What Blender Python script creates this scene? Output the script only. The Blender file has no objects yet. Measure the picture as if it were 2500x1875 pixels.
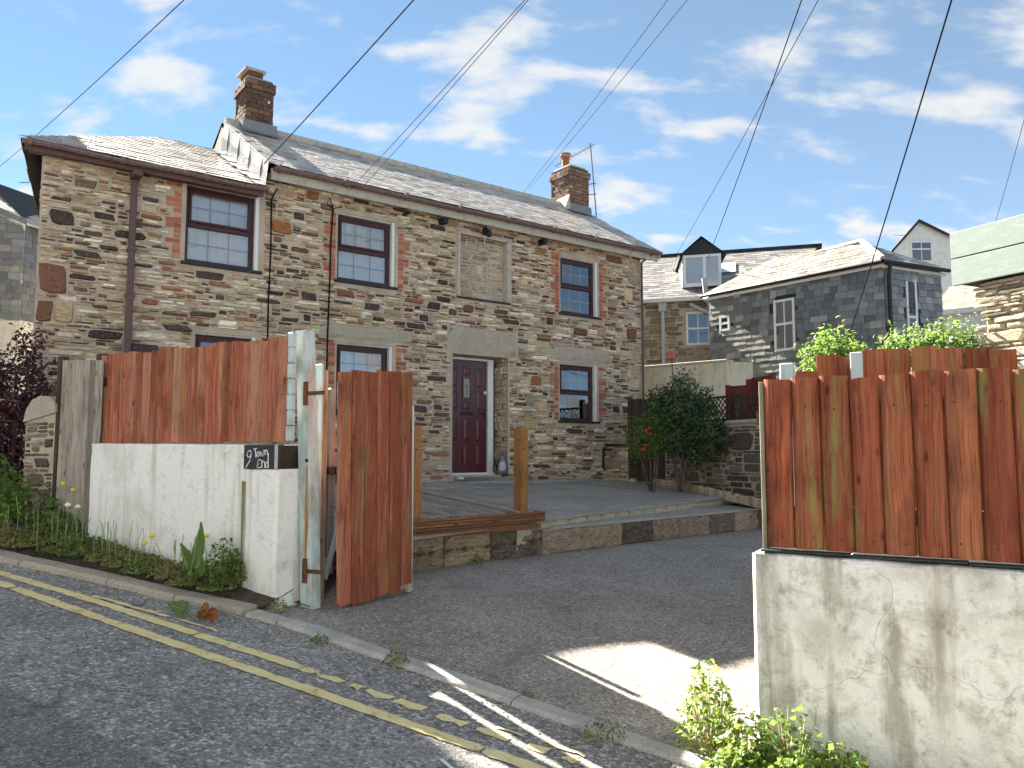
import bpy, bmesh, math, random
import numpy as np
from mathutils import Vector, Matrix, noise as mnoise

# ------------------------------------------------------------------ camera, sky, sun, exposure
SC = bpy.context.scene
COL = SC.collection
PW, PH, FL = 2500.0, 1875.0, 1950.0
TILT = math.atan(172.0 / FL)
EYE = Vector((0, 0, 1.7))
cam_d = bpy.data.cameras.new('camera'); cam = bpy.data.objects.new('camera', cam_d); COL.objects.link(cam)
cam_d.sensor_width = 36.0; cam_d.lens = 36.0 * FL / PW
cam_d.clip_start = 0.05; cam_d.clip_end = 3000
cam.location = EYE; cam.rotation_euler = (math.pi / 2 + TILT, 0, 0)
SC.camera = cam
SC.render.resolution_x = 1024; SC.render.resolution_y = 768

SUN_AZ = math.radians(41.0)      # degrees to the left of the view axis
SUN_EL = math.radians(37.0)
sdir = Vector((-math.sin(SUN_AZ) * math.cos(SUN_EL), math.cos(SUN_AZ) * math.cos(SUN_EL), math.sin(SUN_EL)))
wd = bpy.data.worlds.new('World'); SC.world = wd; wd.use_nodes = True
nt = wd.node_tree; nt.nodes.clear()
def N_(t, **k):
    n = nt.nodes.new(t)
    for a, b in k.items(): setattr(n, a, b)
    return n
wo = N_('ShaderNodeOutputWorld'); bg = N_('ShaderNodeBackground')
sky = N_('ShaderNodeTexSky', sky_type='NISHITA'); sky.sun_disc = False
sky.sun_elevation = SUN_EL; sky.sun_rotation = -SUN_AZ
sky.altitude = 800; sky.air_density = 0.22; sky.dust_density = 0.0; sky.ozone_density = 1.6
tc = N_('ShaderNodeTexCoord'); sep = N_('ShaderNodeSeparateXYZ'); nt.links.new(tc.outputs['Generated'], sep.inputs[0])
zz = N_('ShaderNodeMath', operation='MAXIMUM'); nt.links.new(sep.outputs[2], zz.inputs[0]); zz.inputs[1].default_value = 0.0
zp = N_('ShaderNodeMath', operation='ADD'); nt.links.new(zz.outputs[0], zp.inputs[0]); zp.inputs[1].default_value = 0.42
dx = N_('ShaderNodeMath', operation='DIVIDE'); nt.links.new(sep.outputs[0], dx.inputs[0]); nt.links.new(zp.outputs[0], dx.inputs[1])
dy = N_('ShaderNodeMath', operation='DIVIDE'); nt.links.new(sep.outputs[1], dy.inputs[0]); nt.links.new(zp.outputs[0], dy.inputs[1])
cmb = N_('ShaderNodeCombineXYZ'); nt.links.new(dx.outputs[0], cmb.inputs[0]); nt.links.new(dy.outputs[0], cmb.inputs[1])
nz = N_('ShaderNodeTexNoise'); nz.inputs['Scale'].default_value = 5.2; nz.inputs['Detail'].default_value = 9; nz.inputs['Roughness'].default_value = 0.52; nz.inputs['Distortion'].default_value = 0.15
mp = N_('ShaderNodeMapping'); mp.inputs['Location'].default_value = (5.3, 2.2, 0.0); mp.inputs['Scale'].default_value = (1.0, 1.9, 1)
nt.links.new(cmb.outputs[0], mp.inputs[0]); nt.links.new(mp.outputs[0], nz.inputs['Vector'])
cr = N_('ShaderNodeValToRGB'); cr.color_ramp.elements[0].position = 0.49; cr.color_ramp.elements[1].position = 0.66
cr.color_ramp.interpolation = 'EASE'
nt.links.new(nz.outputs['Fac'], cr.inputs[0])
cm = N_('ShaderNodeMath', operation='MULTIPLY'); nt.links.new(cr.outputs[0], cm.inputs[0]); cm.inputs[1].default_value = 0.66
ca = N_('ShaderNodeMath', operation='ADD'); nt.links.new(cm.outputs[0], ca.inputs[0]); hz0 = N_('ShaderNodeMath', operation='SUBTRACT'); hz0.inputs[0].default_value = 1.0; nt.links.new(zz.outputs[0], hz0.inputs[1])
hz1 = N_('ShaderNodeMath', operation='POWER'); nt.links.new(hz0.outputs[0], hz1.inputs[0]); hz1.inputs[1].default_value = 4.5
hz2 = N_('ShaderNodeMath', operation='MULTIPLY_ADD'); nt.links.new(hz1.outputs[0], hz2.inputs[0]); hz2.inputs[1].default_value = 0.5; hz2.inputs[2].default_value = 0.2
nt.links.new(hz2.outputs[0], ca.inputs[1]); ca.use_clamp = True
mx = N_('ShaderNodeMix', data_type='RGBA'); nt.links.new(ca.outputs[0], mx.inputs[0]); tint = N_('ShaderNodeMix', data_type='RGBA', blend_type='MULTIPLY'); tint.inputs[0].default_value = 1.0; nt.links.new(sky.outputs[0], tint.inputs[6]); tint.inputs[7].default_value = (0.285, 0.495, 0.455, 1); nt.links.new(tint.outputs[2], mx.inputs[6])
mx.inputs[7].default_value = (0.76, 0.76, 0.75, 1)
nt.links.new(mx.outputs[2], bg.inputs[0]); bg.inputs[1].default_value = 0.15
nt.links.new(bg.outputs[0], wo.inputs[0])

sun_d = bpy.data.lights.new('sun', 'SUN'); sun = bpy.data.objects.new('sun', sun_d); COL.objects.link(sun)
sun_d.energy = 4.2; sun_d.angle = math.radians(0.55); sun_d.color = (1.0, 0.93, 0.82)
sun.rotation_euler = sdir.to_track_quat('Z', 'Y').to_euler(); sun.location = (-8, 8, 20)
SC.view_settings.view_transform = 'Standard'; SC.view_settings.look = 'None'
SC.view_settings.exposure = 3.05; SC.view_settings.gamma = 1.0

# ------------------------------------------------------------------ photo pixel -> direction helpers
def ray(x, y):
    a = (x - PW / 2) / FL; b = -(y - PH / 2) / FL; c, s = math.cos(TILT), math.sin(TILT)
    return Vector((a, c - b * s, s + b * c))
def at(x, y, d):
    r = ray(x, y); return EYE + r * (d / r.y)
def plane(x, y, p, n):
    r = ray(x, y); return EYE + r * ((p - EYE).dot(n) / r.dot(n))
YAW = math.radians(52.63)
HU = Vector((math.sin(YAW), math.cos(YAW), 0)); HN = Vector((math.cos(YAW), -math.sin(YAW), 0))
HO = at(1101, 1159, 13.5); HROT = math.atan2(HU.y, HU.x)
RU = Vector((0.874, -0.486, 0)); RV = Vector((0.486, 0.874, 0)); GR = 0.135; RROT = math.atan2(RU.y, RU.x)
def RH(x):
    a = abs(x); a = a if a < 9 else 9 + 6 * (1 - math.exp(-(a - 9) / 6)); return -GR * math.copysign(a, x)
def RW(x, y, z=0.0): return RU * x + RV * y + Vector((0, 0, z))

# ------------------------------------------------------------------ materials
MATS = {}
def mat(name, build):
    if name in MATS: return MATS[name]
    m = bpy.data.materials.new(name); m.use_nodes = True; MATS[name] = m
    t = m.node_tree; b = t.nodes['Principled BSDF']
    build(M(m, t, b)); return m
class M:
    def __init__(s, m, t, b): s.m, s.t, s.b = m, t, b; s._c = {}
    def n(s, ty, **k):
        n = s.t.nodes.new(ty)
        for a, b in k.items():
            if a.startswith('i_'):
                n.inputs[a[2:].replace('_', ' ')].default_value = b
            else: setattr(n, a, b)
        return n
    def l(s, a, b): s.t.links.new(a, b)
    def co(s, which='Object', scale=(1, 1, 1), rnd=False):
        k = (which, scale, rnd)
        if k in s._c: return s._c[k]
        if which == 'World':
            o = s.n('ShaderNodeNewGeometry').outputs['Position']
        else:
            o = s.n('ShaderNodeTexCoord').outputs[which]
        if rnd:
            oi = s.n('ShaderNodeObjectInfo'); ad = s.n('ShaderNodeVectorMath', operation='ADD'); mu = s.n('ShaderNodeMath', operation='MULTIPLY')
            s.l(oi.outputs['Random'], mu.inputs[0]); mu.inputs[1].default_value = 37.0
            s.l(o, ad.inputs[0]); s.l(mu.outputs[0], ad.inputs[1]); o = ad.outputs[0]
        mp = s.n('ShaderNodeMapping'); mp.inputs['Scale'].default_value = scale; s.l(o, mp.inputs[0])
        s._c[k] = mp.outputs[0]; return mp.outputs[0]
    def noise(s, co, scale, detail=4, rough=.55, dist=0):
        n = s.n('ShaderNodeTexNoise'); n.inputs['Scale'].default_value = scale; n.inputs['Detail'].default_value = detail
        n.inputs['Roughness'].default_value = rough; n.inputs['Distortion'].default_value = dist; s.l(co, n.inputs['Vector']); return n.outputs['Fac']
    def vor(s, co, scale, feat='F1', out='Distance'):
        n = s.n('ShaderNodeTexVoronoi', feature=feat); n.inputs['Scale'].default_value = scale; s.l(co, n.inputs['Vector']); return n.outputs[out]
    def ramp(s, fac, *st):
        r = s.n('ShaderNodeValToRGB'); e = r.color_ramp.elements
        while len(e) < len(st): e.new(.5)
        for q, (p, c) in zip(e, st):
            q.position = p; q.color = (c, c, c, 1) if not isinstance(c, (tuple, list)) else (*c[:3], 1)
        s.l(fac, r.inputs[0]); return r.outputs[0]
    def mix(s, fac, a, b, mode='MIX'):
        n = s.n('ShaderNodeMix', data_type='RGBA', blend_type=mode)
        for i, v in ((0, fac), (6, a), (7, b)):
            if isinstance(v, (int, float)): n.inputs[i].default_value = v
            elif isinstance(v, (tuple, list)): n.inputs[i].default_value = (*v[:3], 1)
            else: s.l(v, n.inputs[i])
        return n.outputs[2]
    def math(s, op, a, b=0.0):
        n = s.n('ShaderNodeMath', operation=op)
        for i, v in ((0, a), (1, b)):
            if isinstance(v, (int, float)): n.inputs[i].default_value = v
            else: s.l(v, n.inputs[i])
        return n.outputs[0]
    def rnd(s): return s.n('ShaderNodeObjectInfo').outputs['Random']
    def attr(s, name='Col'): return s.n('ShaderNodeAttribute', attribute_name=name).outputs['Color']
    def col(s, c):
        if isinstance(c, (tuple, list)): s.b.inputs['Base Color'].default_value = (*c[:3], 1)
        else: s.l(c, s.b.inputs['Base Color'])
    def rough(s, v):
        if isinstance(v, (int, float)): s.b.inputs['Roughness'].default_value = v
        else: s.l(v, s.b.inputs['Roughness'])
    def spec(s, v): s.b.inputs['Specular IOR Level'].default_value = v
    def bump(s, h, strength=.5, dist=.01):
        n = s.n('ShaderNodeBump'); n.inputs['Strength'].default_value = strength; n.inputs['Distance'].default_value = dist
        s.l(h, n.inputs['Height']); s.l(n.outputs[0], s.b.inputs['Normal'])

def m_stone(s):
    c = s.co('World', (1, 1, 6.5)); a = s.noise(c, 11, 6, .7); b = s.noise(s.co('World'), 45, 4, .6)
    col = s.mix(s.ramp(a, (.36, 0), (.64, 1)), s.mix(1, s.attr(), (.7, .645, .585), 'MULTIPLY'), s.mix(1, s.attr(), (1.38, 1.33, 1.24), 'MULTIPLY'))
    col = s.mix(s.ramp(b, (.55, 0), (.75, .5)), col, (.5, .47, .4)); col = s.mix(s.ramp(s.noise(s.co('World'), 70, 3, .7), (.25, .6), (.36, 0)), col, (.05, .045, .04))
    s.col(col); s.rough(.85); s.spec(.25); s.bump(s.mix(.5, a, b), .8, .02)
def m_mortar(s):
    c = s.co('World'); a = s.noise(c, 3, 6, .6); b = s.noise(c, 60, 5, .7)
    col = s.mix(s.ramp(a, (.3, 0), (.7, 1)), (.42, .35, .265), (.59, .51, .40)); col = s.mix(s.ramp(b, (.28, .5), (.42, 0)), col, (.16, .135, .105))
    s.col(col); s.rough(.95); s.spec(.15); s.bump(s.mix(.6, s.noise(s.co('World', (1, 1, 2.5)), 14, 5, .65), b), .9, .03)
def m_brick(s):
    b = s.noise(s.co('World'), 50, 5, .65); col = s.mix(s.ramp(b, (.45, 0), (.8, .4)), s.attr(), (.5, .38, .3)); col = s.mix(s.ramp(b, (.2, .6), (.38, 0)), col, (.05, .03, .025))
    s.col(col); s.rough(.9); s.spec(.2); s.bump(b, .6, .01)
def m_slate(s):
    b = s.noise(s.co('World'), 14, 6, .65); d = s.noise(s.co('World'), 60, 4, .7)
    col = s.mix(s.ramp(b, (.3, .55), (.7, 0)), s.attr(), s.mix(1, s.attr(), (.5, .48, .47), 'MULTIPLY')); col = s.mix(s.ramp(d, (.58, 0), (.75, .55)), col, (.42, .4, .33))
    s.col(col); s.rough(s.ramp(b, (.3, .3), (.7, .5))); s.spec(.7); s.bump(s.mix(.5, b, d), .45, .012)
def m_granite(s):
    v = s.noise(s.co('World'), 70, 4, .8); b = s.noise(s.co('World'), 7, 5, .6)
    s.col(s.mix(s.ramp(b, (.3, .5), (.7, 0)), s.ramp(v, (.3, (.25, .215, .165)), (.5, (.5, .45, .36)), (.72, (.7, .64, .54))), (.32, .275, .205))); s.rough(.9); s.spec(.2); s.bump(v, .9, .015)
def m_kerb(s):
    v = s.noise(s.co('World'), 90, 4, .8); b = s.noise(s.co('World'), 5, 5, .6)
    s.col(s.mix(s.ramp(b, (.35, .45), (.65, 0)), s.ramp(v, (.3, (.26, .245, .225)), (.5, (.5, .48, .45)), (.72, (.68, .66, .62))), (.24, .21, .17))); s.rough(.9); s.spec(.2); s.bump(v, .7, .01)
def m_render(s):
    w = s.co('World'); a = s.noise(w, 2.3, 7, .62, .4); fine = s.noise(w, 28, 5, .7); streak = s.noise(s.co('World', (7, 7, .55)), 1.0, 5, .6)
    col = s.mix(s.ramp(a, (.34, .85), (.54, 0)), (.82, .81, .765), (.5, .48, .42))
    col = s.mix(s.ramp(s.math('MULTIPLY', streak, s.math('ADD', .35, a)), (.46, 0), (.6, .6)), col, (.2, .175, .10)); col = s.mix(s.ramp(s.noise(w, 4.2, 7, .72, .6), (.5, 0), (.66, .6)), col, (.30, .275, .20))
    col = s.mix(s.ramp(s.noise(w, 9, 6, .75), (.53, 0), (.68, .55)), col, (.2, .18, .13)); col = s.mix(s.ramp(fine, (.25, .5), (.42, 0)), col, (.16, .145, .11))
    cd = s.n('ShaderNodeVectorMath', operation='ADD'); s.l(w, cd.inputs[0]); cs_ = s.n('ShaderNodeTexNoise'); cs_.inputs['Scale'].default_value = 3.0; s.l(w, cs_.inputs['Vector']); cv = s.n('ShaderNodeVectorMath', operation='SCALE'); s.l(cs_.outputs['Color'], cv.inputs[0]); cv.inputs['Scale'].default_value = 0.5; s.l(cv.outputs[0], cd.inputs[1])
    ck = s.math('MULTIPLY', s.ramp(s.vor(cd.outputs[0], 1.1, 'DISTANCE_TO_EDGE'), (0, .5), (0.0028, 0)), s.ramp(s.noise(w, 0.9, 3, .5), (.5, 0), (.58, 1))); col = s.mix(ck, col, (0.1, 0.09, 0.07))
    s.col(col); s.rough(.92); s.spec(.2); s.bump(s.mix(.5, fine, s.noise(w, 7, 4, .6)), .8, .03)
def m_render_clean(s):
    w = s.co('World'); a = s.noise(w, 2.0, 7, .6, .4); fine = s.noise(w, 28, 5, .7); streak = s.noise(s.co('World', (9, 9, .5)), 1.0, 5, .6)
    col = s.mix(s.ramp(a, (.36, .7), (.5, 0)), (.82, .81, .76), (.62, .60, .54)); col = s.mix(s.ramp(streak, (.54, 0), (.68, .6)), col, (.42, .37, .24)); col = s.mix(s.ramp(s.noise(w, 8, 6, .75), (.56, 0), (.7, .45)), col, (.36, .33, .27)); col = s.mix(s.ramp(fine, (.25, .4), (.4, 0)), col, (.3, .28, .23))
    cd = s.n('ShaderNodeVectorMath', operation='ADD'); s.l(w, cd.inputs[0]); cs_ = s.n('ShaderNodeTexNoise'); cs_.inputs['Scale'].default_value = 3.0; s.l(w, cs_.inputs['Vector']); cv = s.n('ShaderNodeVectorMath', operation='SCALE'); s.l(cs_.outputs['Color'], cv.inputs[0]); cv.inputs['Scale'].default_value = 0.5; s.l(cv.outputs[0], cd.inputs[1])
    ck = s.math('MULTIPLY', s.ramp(s.vor(cd.outputs[0], 1.1, 'DISTANCE_TO_EDGE'), (0, .5), (0.0028, 0)), s.ramp(s.noise(w, 0.9, 3, .5), (.5, 0), (.58, 1))); col = s.mix(ck, col, (0.1, 0.09, 0.07))
    s.col(col); s.rough(.92); s.spec(.2); s.bump(s.mix(.5, fine, s.noise(w, 7, 4, .6)), .7, .025)
def wood(dark, light, green=0.0, rough=.75, pale=(.5, .4, .33), palef=.45):
    def f(s):
        o = s.co('Object', (1, 1, 1), True)
        def st(sc, amp=0.0):
            g = s.n('ShaderNodeMapping'); g.inputs['Scale'].default_value = sc; s.l(o, g.inputs[0])
            if not amp: return g.outputs[0]
            w_ = s.noise(o, 2.6, 2, .5); wv = s.n('ShaderNodeVectorMath', operation='ADD'); cw = s.n('ShaderNodeCombineXYZ'); s.l(s.math('MULTIPLY', w_, amp), cw.inputs[0]); s.l(g.outputs[0], wv.inputs[0]); s.l(cw.outputs[0], wv.inputs[1]); return wv.outputs[0]
        a = s.noise(st((34, 34, 1.1), 3.0), 1.5, 8, .72, .5); fine = s.noise(st((130, 130, 2.2), 5.0), 1.2, 4, .6); streak = s.noise(st((16, 16, .7)), 1.0, 5, .65)
        kn = s.vor(st((13, 2, 5.2)), 1.0); rv = s.rnd(); wv_ = s.noise(st((3, 3, 1.6)), 1.3, 5, .6)
        col = s.mix(s.ramp(a, (.36, 0), (.62, 1)), dark, light)
        col = s.mix(s.ramp(rv, (0, .75), (.4, 0), (1, 0)), col, tuple(q * .8 for q in dark)); col = s.mix(s.ramp(rv, (.65, 0), (1, .4)), col, pale)
        col = s.mix(s.math('MULTIPLY', s.ramp(streak, (.5, 0), (.7, palef)), s.ramp(wv_, (.35, 0), (.6, 1))), col, pale)
        col = s.mix(s.ramp(wv_, (.3, .7), (.48, 0)), col, tuple(q * .55 for q in dark))
        col = s.mix(s.ramp(fine, (.3, .7), (.48, 0)), col, tuple(q * .3 for q in dark))
        col = s.mix(s.math('MULTIPLY', s.ramp(kn, (.05, 1), (.2, 0)), s.ramp(s.noise(o, 1.7, 2, .5), (.45, 0), (.58, 1))), col, tuple(q * .22 for q in dark))
        col = s.mix(s.ramp(a, (.26, .95), (.38, 0)), col, tuple(q * .22 for q in dark))
        if green:
            w = s.noise(s.co('World', (7, 7, .9)), 1.1, 5, .65); col = s.mix(s.ramp(w, (.53, 0), (.66, green)), col, (.2, .19, .06))
        s.col(col); s.rough(rough); s.spec(.25); s.bump(s.mix(.4, a, fine), .6, .006)
    return f
def paint(c, worn, amt=.5, rough=.55, sc=(1, 1, .35), spec=.4):
    def f(s):
        a = s.noise(s.co('World', sc), 9, 6, .7); b = s.noise(s.co('World'), 40, 4, .7)
        s.col(s.mix(s.ramp(b, (.55, 0), (.8, .35)), s.mix(s.ramp(a, (.5, 0), (.64, amt)), c, worn), tuple(q * .45 for q in c))); s.rough(rough); s.spec(spec); s.bump(b, .25, .004)
    return f
def asphalt(dark, light, chip, scale=210):
    def f(s):
        w = s.co('World'); v = s.n('ShaderNodeTexVoronoi'); v.inputs['Scale'].default_value = scale * .55; s.l(w, v.inputs['Vector'])
        sp = s.n('ShaderNodeSeparateColor'); s.l(v.outputs['Color'], sp.inputs[0]); fine = s.noise(w, scale * .4, 4, .8); big = s.mix(.5, s.noise(w, 1.6, 6, .65), s.noise(w, .55, 5, .7, .6)); mid = s.noise(w, 22, 4, .6)
        col = s.mix(s.ramp(big, (.4, 0), (.6, 1)), dark, light)
        col = s.mix(s.ramp(sp.outputs[0], (.0, .75), (.3, 0)), col, tuple(q * .3 for q in dark)); col = s.mix(s.ramp(sp.outputs[0], (.7, 0), (1, .9)), col, chip)
        col = s.mix(s.ramp(mid, (.3, .45), (.5, 0)), col, tuple(q * .5 for q in dark))
        cd = s.n('ShaderNodeVectorMath', operation='ADD'); s.l(w, cd.inputs[0]); cs_ = s.n('ShaderNodeTexNoise'); cs_.inputs['Scale'].default_value = 1.5; s.l(w, cs_.inputs['Vector']); cv = s.n('ShaderNodeVectorMath', operation='SCALE'); s.l(cs_.outputs['Color'], cv.inputs[0]); cv.inputs['Scale'].default_value = 0.9; s.l(cv.outputs[0], cd.inputs[1])
        ck = s.math('MULTIPLY', s.ramp(s.vor(cd.outputs[0], 0.55, 'DISTANCE_TO_EDGE'), (0, .85), (0.006, 0)), s.ramp(s.noise(w, 0.5, 3, .5), (.5, 0), (.58, 1))); col = s.mix(ck, col, tuple(q * .35 for q in dark))
        col = s.mix(s.ramp(s.noise(w, .9, 6, .75, 1.0), (.54, 0), (.66, .45)), col, tuple(q * .62 for q in dark))
        s.col(col); s.rough(.9); s.spec(.25); s.bump(s.mix(.5, v.outputs['Distance'], fine), .9, .012)
    return f
def plain(c, rough=.5, metal=0, spec=.5, var=.0):
    def f(s):
        if var:
            a = s.noise(s.co('World'), 25, 4, .6); s.col(s.mix(s.ramp(a, (.35, 0), (.7, 1)), tuple(q * (1 - var) for q in c), tuple(min(1, q * (1 + var)) for q in c)))
        else: s.col(c)
        s.rough(rough); s.b.inputs['Metallic'].default_value = metal; s.spec(spec)
    return f
def leaf(c1, c2, trans=.35, rough=.45):
    def f(s):
        s.col(s.mix(s.ramp(s.noise(s.co('World'), 9, 3, .6), (.3, 0), (.7, 1)), s.mix(1, s.attr(), c1, 'MULTIPLY'), s.mix(1, s.attr(), c2, 'MULTIPLY'))); s.rough(rough); s.spec(.4)
        t = s.n('ShaderNodeBsdfTranslucent'); s.l(s.mix(1, s.attr(), tuple(min(1, q * 1.6) for q in c2), 'MULTIPLY'), t.inputs[0]); m = s.n('ShaderNodeMixShader'); m.inputs[0].default_value = trans
        s.l(s.b.outputs[0], m.inputs[1]); s.l(t.outputs[0], m.inputs[2]); s.l(m.outputs[0], s.t.nodes['Material Output'].inputs[0])
    return f
def m_glass(s):
    g = s.n('ShaderNodeBsdfGlossy'); g.inputs['Roughness'].default_value = .015; g.inputs['Color'].default_value = (.95, .97, 1, 1)
    tr = s.n('ShaderNodeBsdfTransparent'); tr.inputs[0].default_value = (.86, .88, .88, 1); fr = s.n('ShaderNodeFresnel'); fr.inputs[0].default_value = 2.25
    nb = s.n('ShaderNodeBump'); nb.inputs['Strength'].default_value = .06; nb.inputs['Distance'].default_value = .02; s.l(s.noise(s.co('World'), 3.0, 2, .5), nb.inputs['Height']); s.l(nb.outputs[0], g.inputs['Normal'])
    m = s.n('ShaderNodeMixShader'); s.l(fr.outputs[0], m.inputs[0]); s.l(tr.outputs[0], m.inputs[1]); s.l(g.outputs[0], m.inputs[2]); s.l(m.outputs[0], s.t.nodes['Material Output'].inputs[0])
def m_soil(s):
    a = s.noise(s.co('World'), 18, 6, .7); s.col(s.ramp(a, (.3, (.035, .026, .018)), (.7, (.13, .10, .07)))); s.rough(.95); s.bump(a, 1, .04)
def m_paving(s):
    w = s.co('World'); a = s.noise(w, 4, 6, .65); b = s.noise(w, 45, 5, .7)
    col = s.mix(s.ramp(a, (.3, 0), (.7, 1)), (.27, .25, .22), (.44, .41, .365)); col = s.mix(s.ramp(s.rnd(), (0, .4), (1, 0)), col, (.16, .16, .155)); col = s.mix(s.ramp(b, (.55, 0), (.75, .5)), col, (.33, .31, .27)); col = s.mix(s.ramp(s.noise(w, 2.1, 5, .7), (.55, 0), (.72, .5)), col, (.10, .105, .05))
    s.col(col); s.rough(.75); s.spec(.35); s.bump(s.mix(.5, a, b), .5, .012)
def m_yellow(s):
    w = s.co('World'); a = s.noise(w, 55, 4, .75); col = s.mix(s.ramp(s.noise(w, 5, 5, .6), (.35, 0), (.7, 1)), (.74, .60, .24), (.80, .70, .40)); col = s.mix(s.ramp(s.mix(.5, a, s.noise(w, 9, 5, .7)), (.36, .95), (.46, 0)), col, (.15, .14, .13))
    s.col(col); s.rough(.8); s.bump(a, .5, .008)
def m_rust(s):
    a = s.noise(s.co('World'), 40, 5, .7); s.col(s.ramp(a, (.3, (.03, .015, .01)), (.7, (.22, .075, .025)))); s.rough(.9); s.bump(a, .6, .01)
B = {
 'stone': m_stone, 'mortar': m_mortar, 'brick': m_brick, 'slate': m_slate, 'granite': m_granite, 'render': m_render, 'render_clean': m_render_clean,
 'brick_dark': plain((.14, .075, .05), .9, 0, .2, .4), 'dark_mortar': plain((.10, .085, .07), .95, 0, .1, .4),
 'red_wood': wood((.20, .05, .026), (.48, .155, .08), .4, .78, (.52, .33, .23), .55),
 'red_wood_big': wood((.15, .036, .019), (.385, .108, .048), .85, .72, (.40, .21, .105), .45),
 'grey_wood': wood((.2, .165, .135), (.44, .385, .32), .12, .85, (.42, .39, .34), .4),
 'deck_wood': wood((.2, .145, .105), (.5, .41, .335), .1, .8, (.54, .48, .41), .5),
 'fascia_wood': wood((.13, .055, .025), (.27, .13, .065), .1, .7, (.3, .2, .13), .3),
 'post_wood': wood((.22, .095, .03), (.36, .175, .06), .25, .65, (.36, .2, .09), .3),
 'dark_wood': wood((.035, .022, .016), (.11, .07, .05), .1, .8, (.14, .1, .08), .3),
 'gate_red': wood((.10, .018, .014), (.2, .045, .035), 0, .7, (.25, .1, .08), .3),
 'raw_wood': wood((.22, .19, .13), (.45, .41, .32), .45, .85, (.5, .5, .45), .5),
 'pale_blue': paint((.46, .56, .56), (.30, .28, .2), .75, .6), 'pale_green': paint((.19, .245, .22), (.28, .31, .275), .7, .7, (.6, .6, 4)),
 'rust': m_rust, 'black': plain((.012, .012, .013), .5, 0, .4), 'brown_upvc': plain((.055, .016, .018), .42, 0, .35, .12), 'door_red': plain((.085, .014, .015), .3, 0, .5, .15),
 'white_upvc': plain((.72, .72, .7), .4, 0, .4, .06), 'bar_grey': plain((.42, .44, .46), .5), 'curtain': plain((.62, .62, .6), .9, 0, .1, .1), 'room': plain((.07, .072, .08), .9), 'pale_backing': plain((.86, .87, .87), .8, 0, .2),
 'glass': m_glass, 'gutter': plain((.17, .115, .105), .55, 0, .4, .3), 'pipe_brown': plain((.115, .058, .056), .5, 0, .4, .2), 'pipe_grey': plain((.45, .46, .47), .5, 0, .4, .1),
 'lead': paint((.20, .21, .225), (.15, .14, .12), .6, .45, (1, 1, 1), .5), 'cement': paint((.48, .445, .385), (.3, .275, .225), .7, .95, (1, 1, 1), .15), 'cream': paint((.62, .58, .44), (.42, .38, .27), .7, .9, (1, 1, .4), .2),
 'white_wall': paint((.72, .72, .68), (.5, .49, .44), .7, .9, (1, 1, .4), .2), 'drive': asphalt((.26, .228, .198), (.36, .325, .288), (.58, .53, .48), 150), 'road': asphalt((.21, .2, .188), (.31, .296, .28), (.62, .59, .55), 120), 'patch': asphalt((.165, .158, .153), (.21, .203, .198), (.4, .39, .38), 170),
 'kerb': m_kerb, 'yellow': m_yellow, 'soil': m_soil, 'paving': m_paving, 'sign_slate': plain((.022, .025, .026), .6, 0, .4, .4), 'chalk': plain((.75, .75, .73), .8), 'terracotta': plain((.36, .12, .06), .85, 0, .2, .3),
 'cable': plain((.015, .015, .018), .95, 0, .02), 'cable_grey': plain((.03, .03, .034), .95, 0, .02), 'steel': plain((.2, .21, .22), .45, .6, .5, .2), 'bark': wood((.05, .038, .028), (.16, .13, .10), .2), 'pole_wood': wood((.16, .12, .08), (.34, .27, .2), .1, .85),
 'leaf_dark': leaf((.035, .07, .03), (.075, .125, .05), .2, .3), 'leaf_bright': leaf((.085, .16, .028), (.17, .27, .05), .4), 'leaf_mid': leaf((.06, .12, .025), (.13, .21, .045), .4), 'leaf_weed': leaf((.10, .12, .035), (.22, .23, .07), .35), 'leaf_purple': leaf((.035, .012, .018), (.085, .022, .032), .25), 'leaf_pale': leaf((.16, .24, .08), (.3, .4, .17), .35),
 'flower_red': plain((.6, .06, .03), .6), 'flower_yellow': plain((.75, .55, .03), .6), 'flower_pink': plain((.62, .18, .16), .6), 'dry_leaf': plain((.27, .085, .03), .7, 0, .2, .5), 'straw': plain((.42, .36, .2), .8), 'skylight': plain((.55, .66, .72), .1, 0, .8),
}
def mm(n): return mat(n, B[n])

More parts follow.
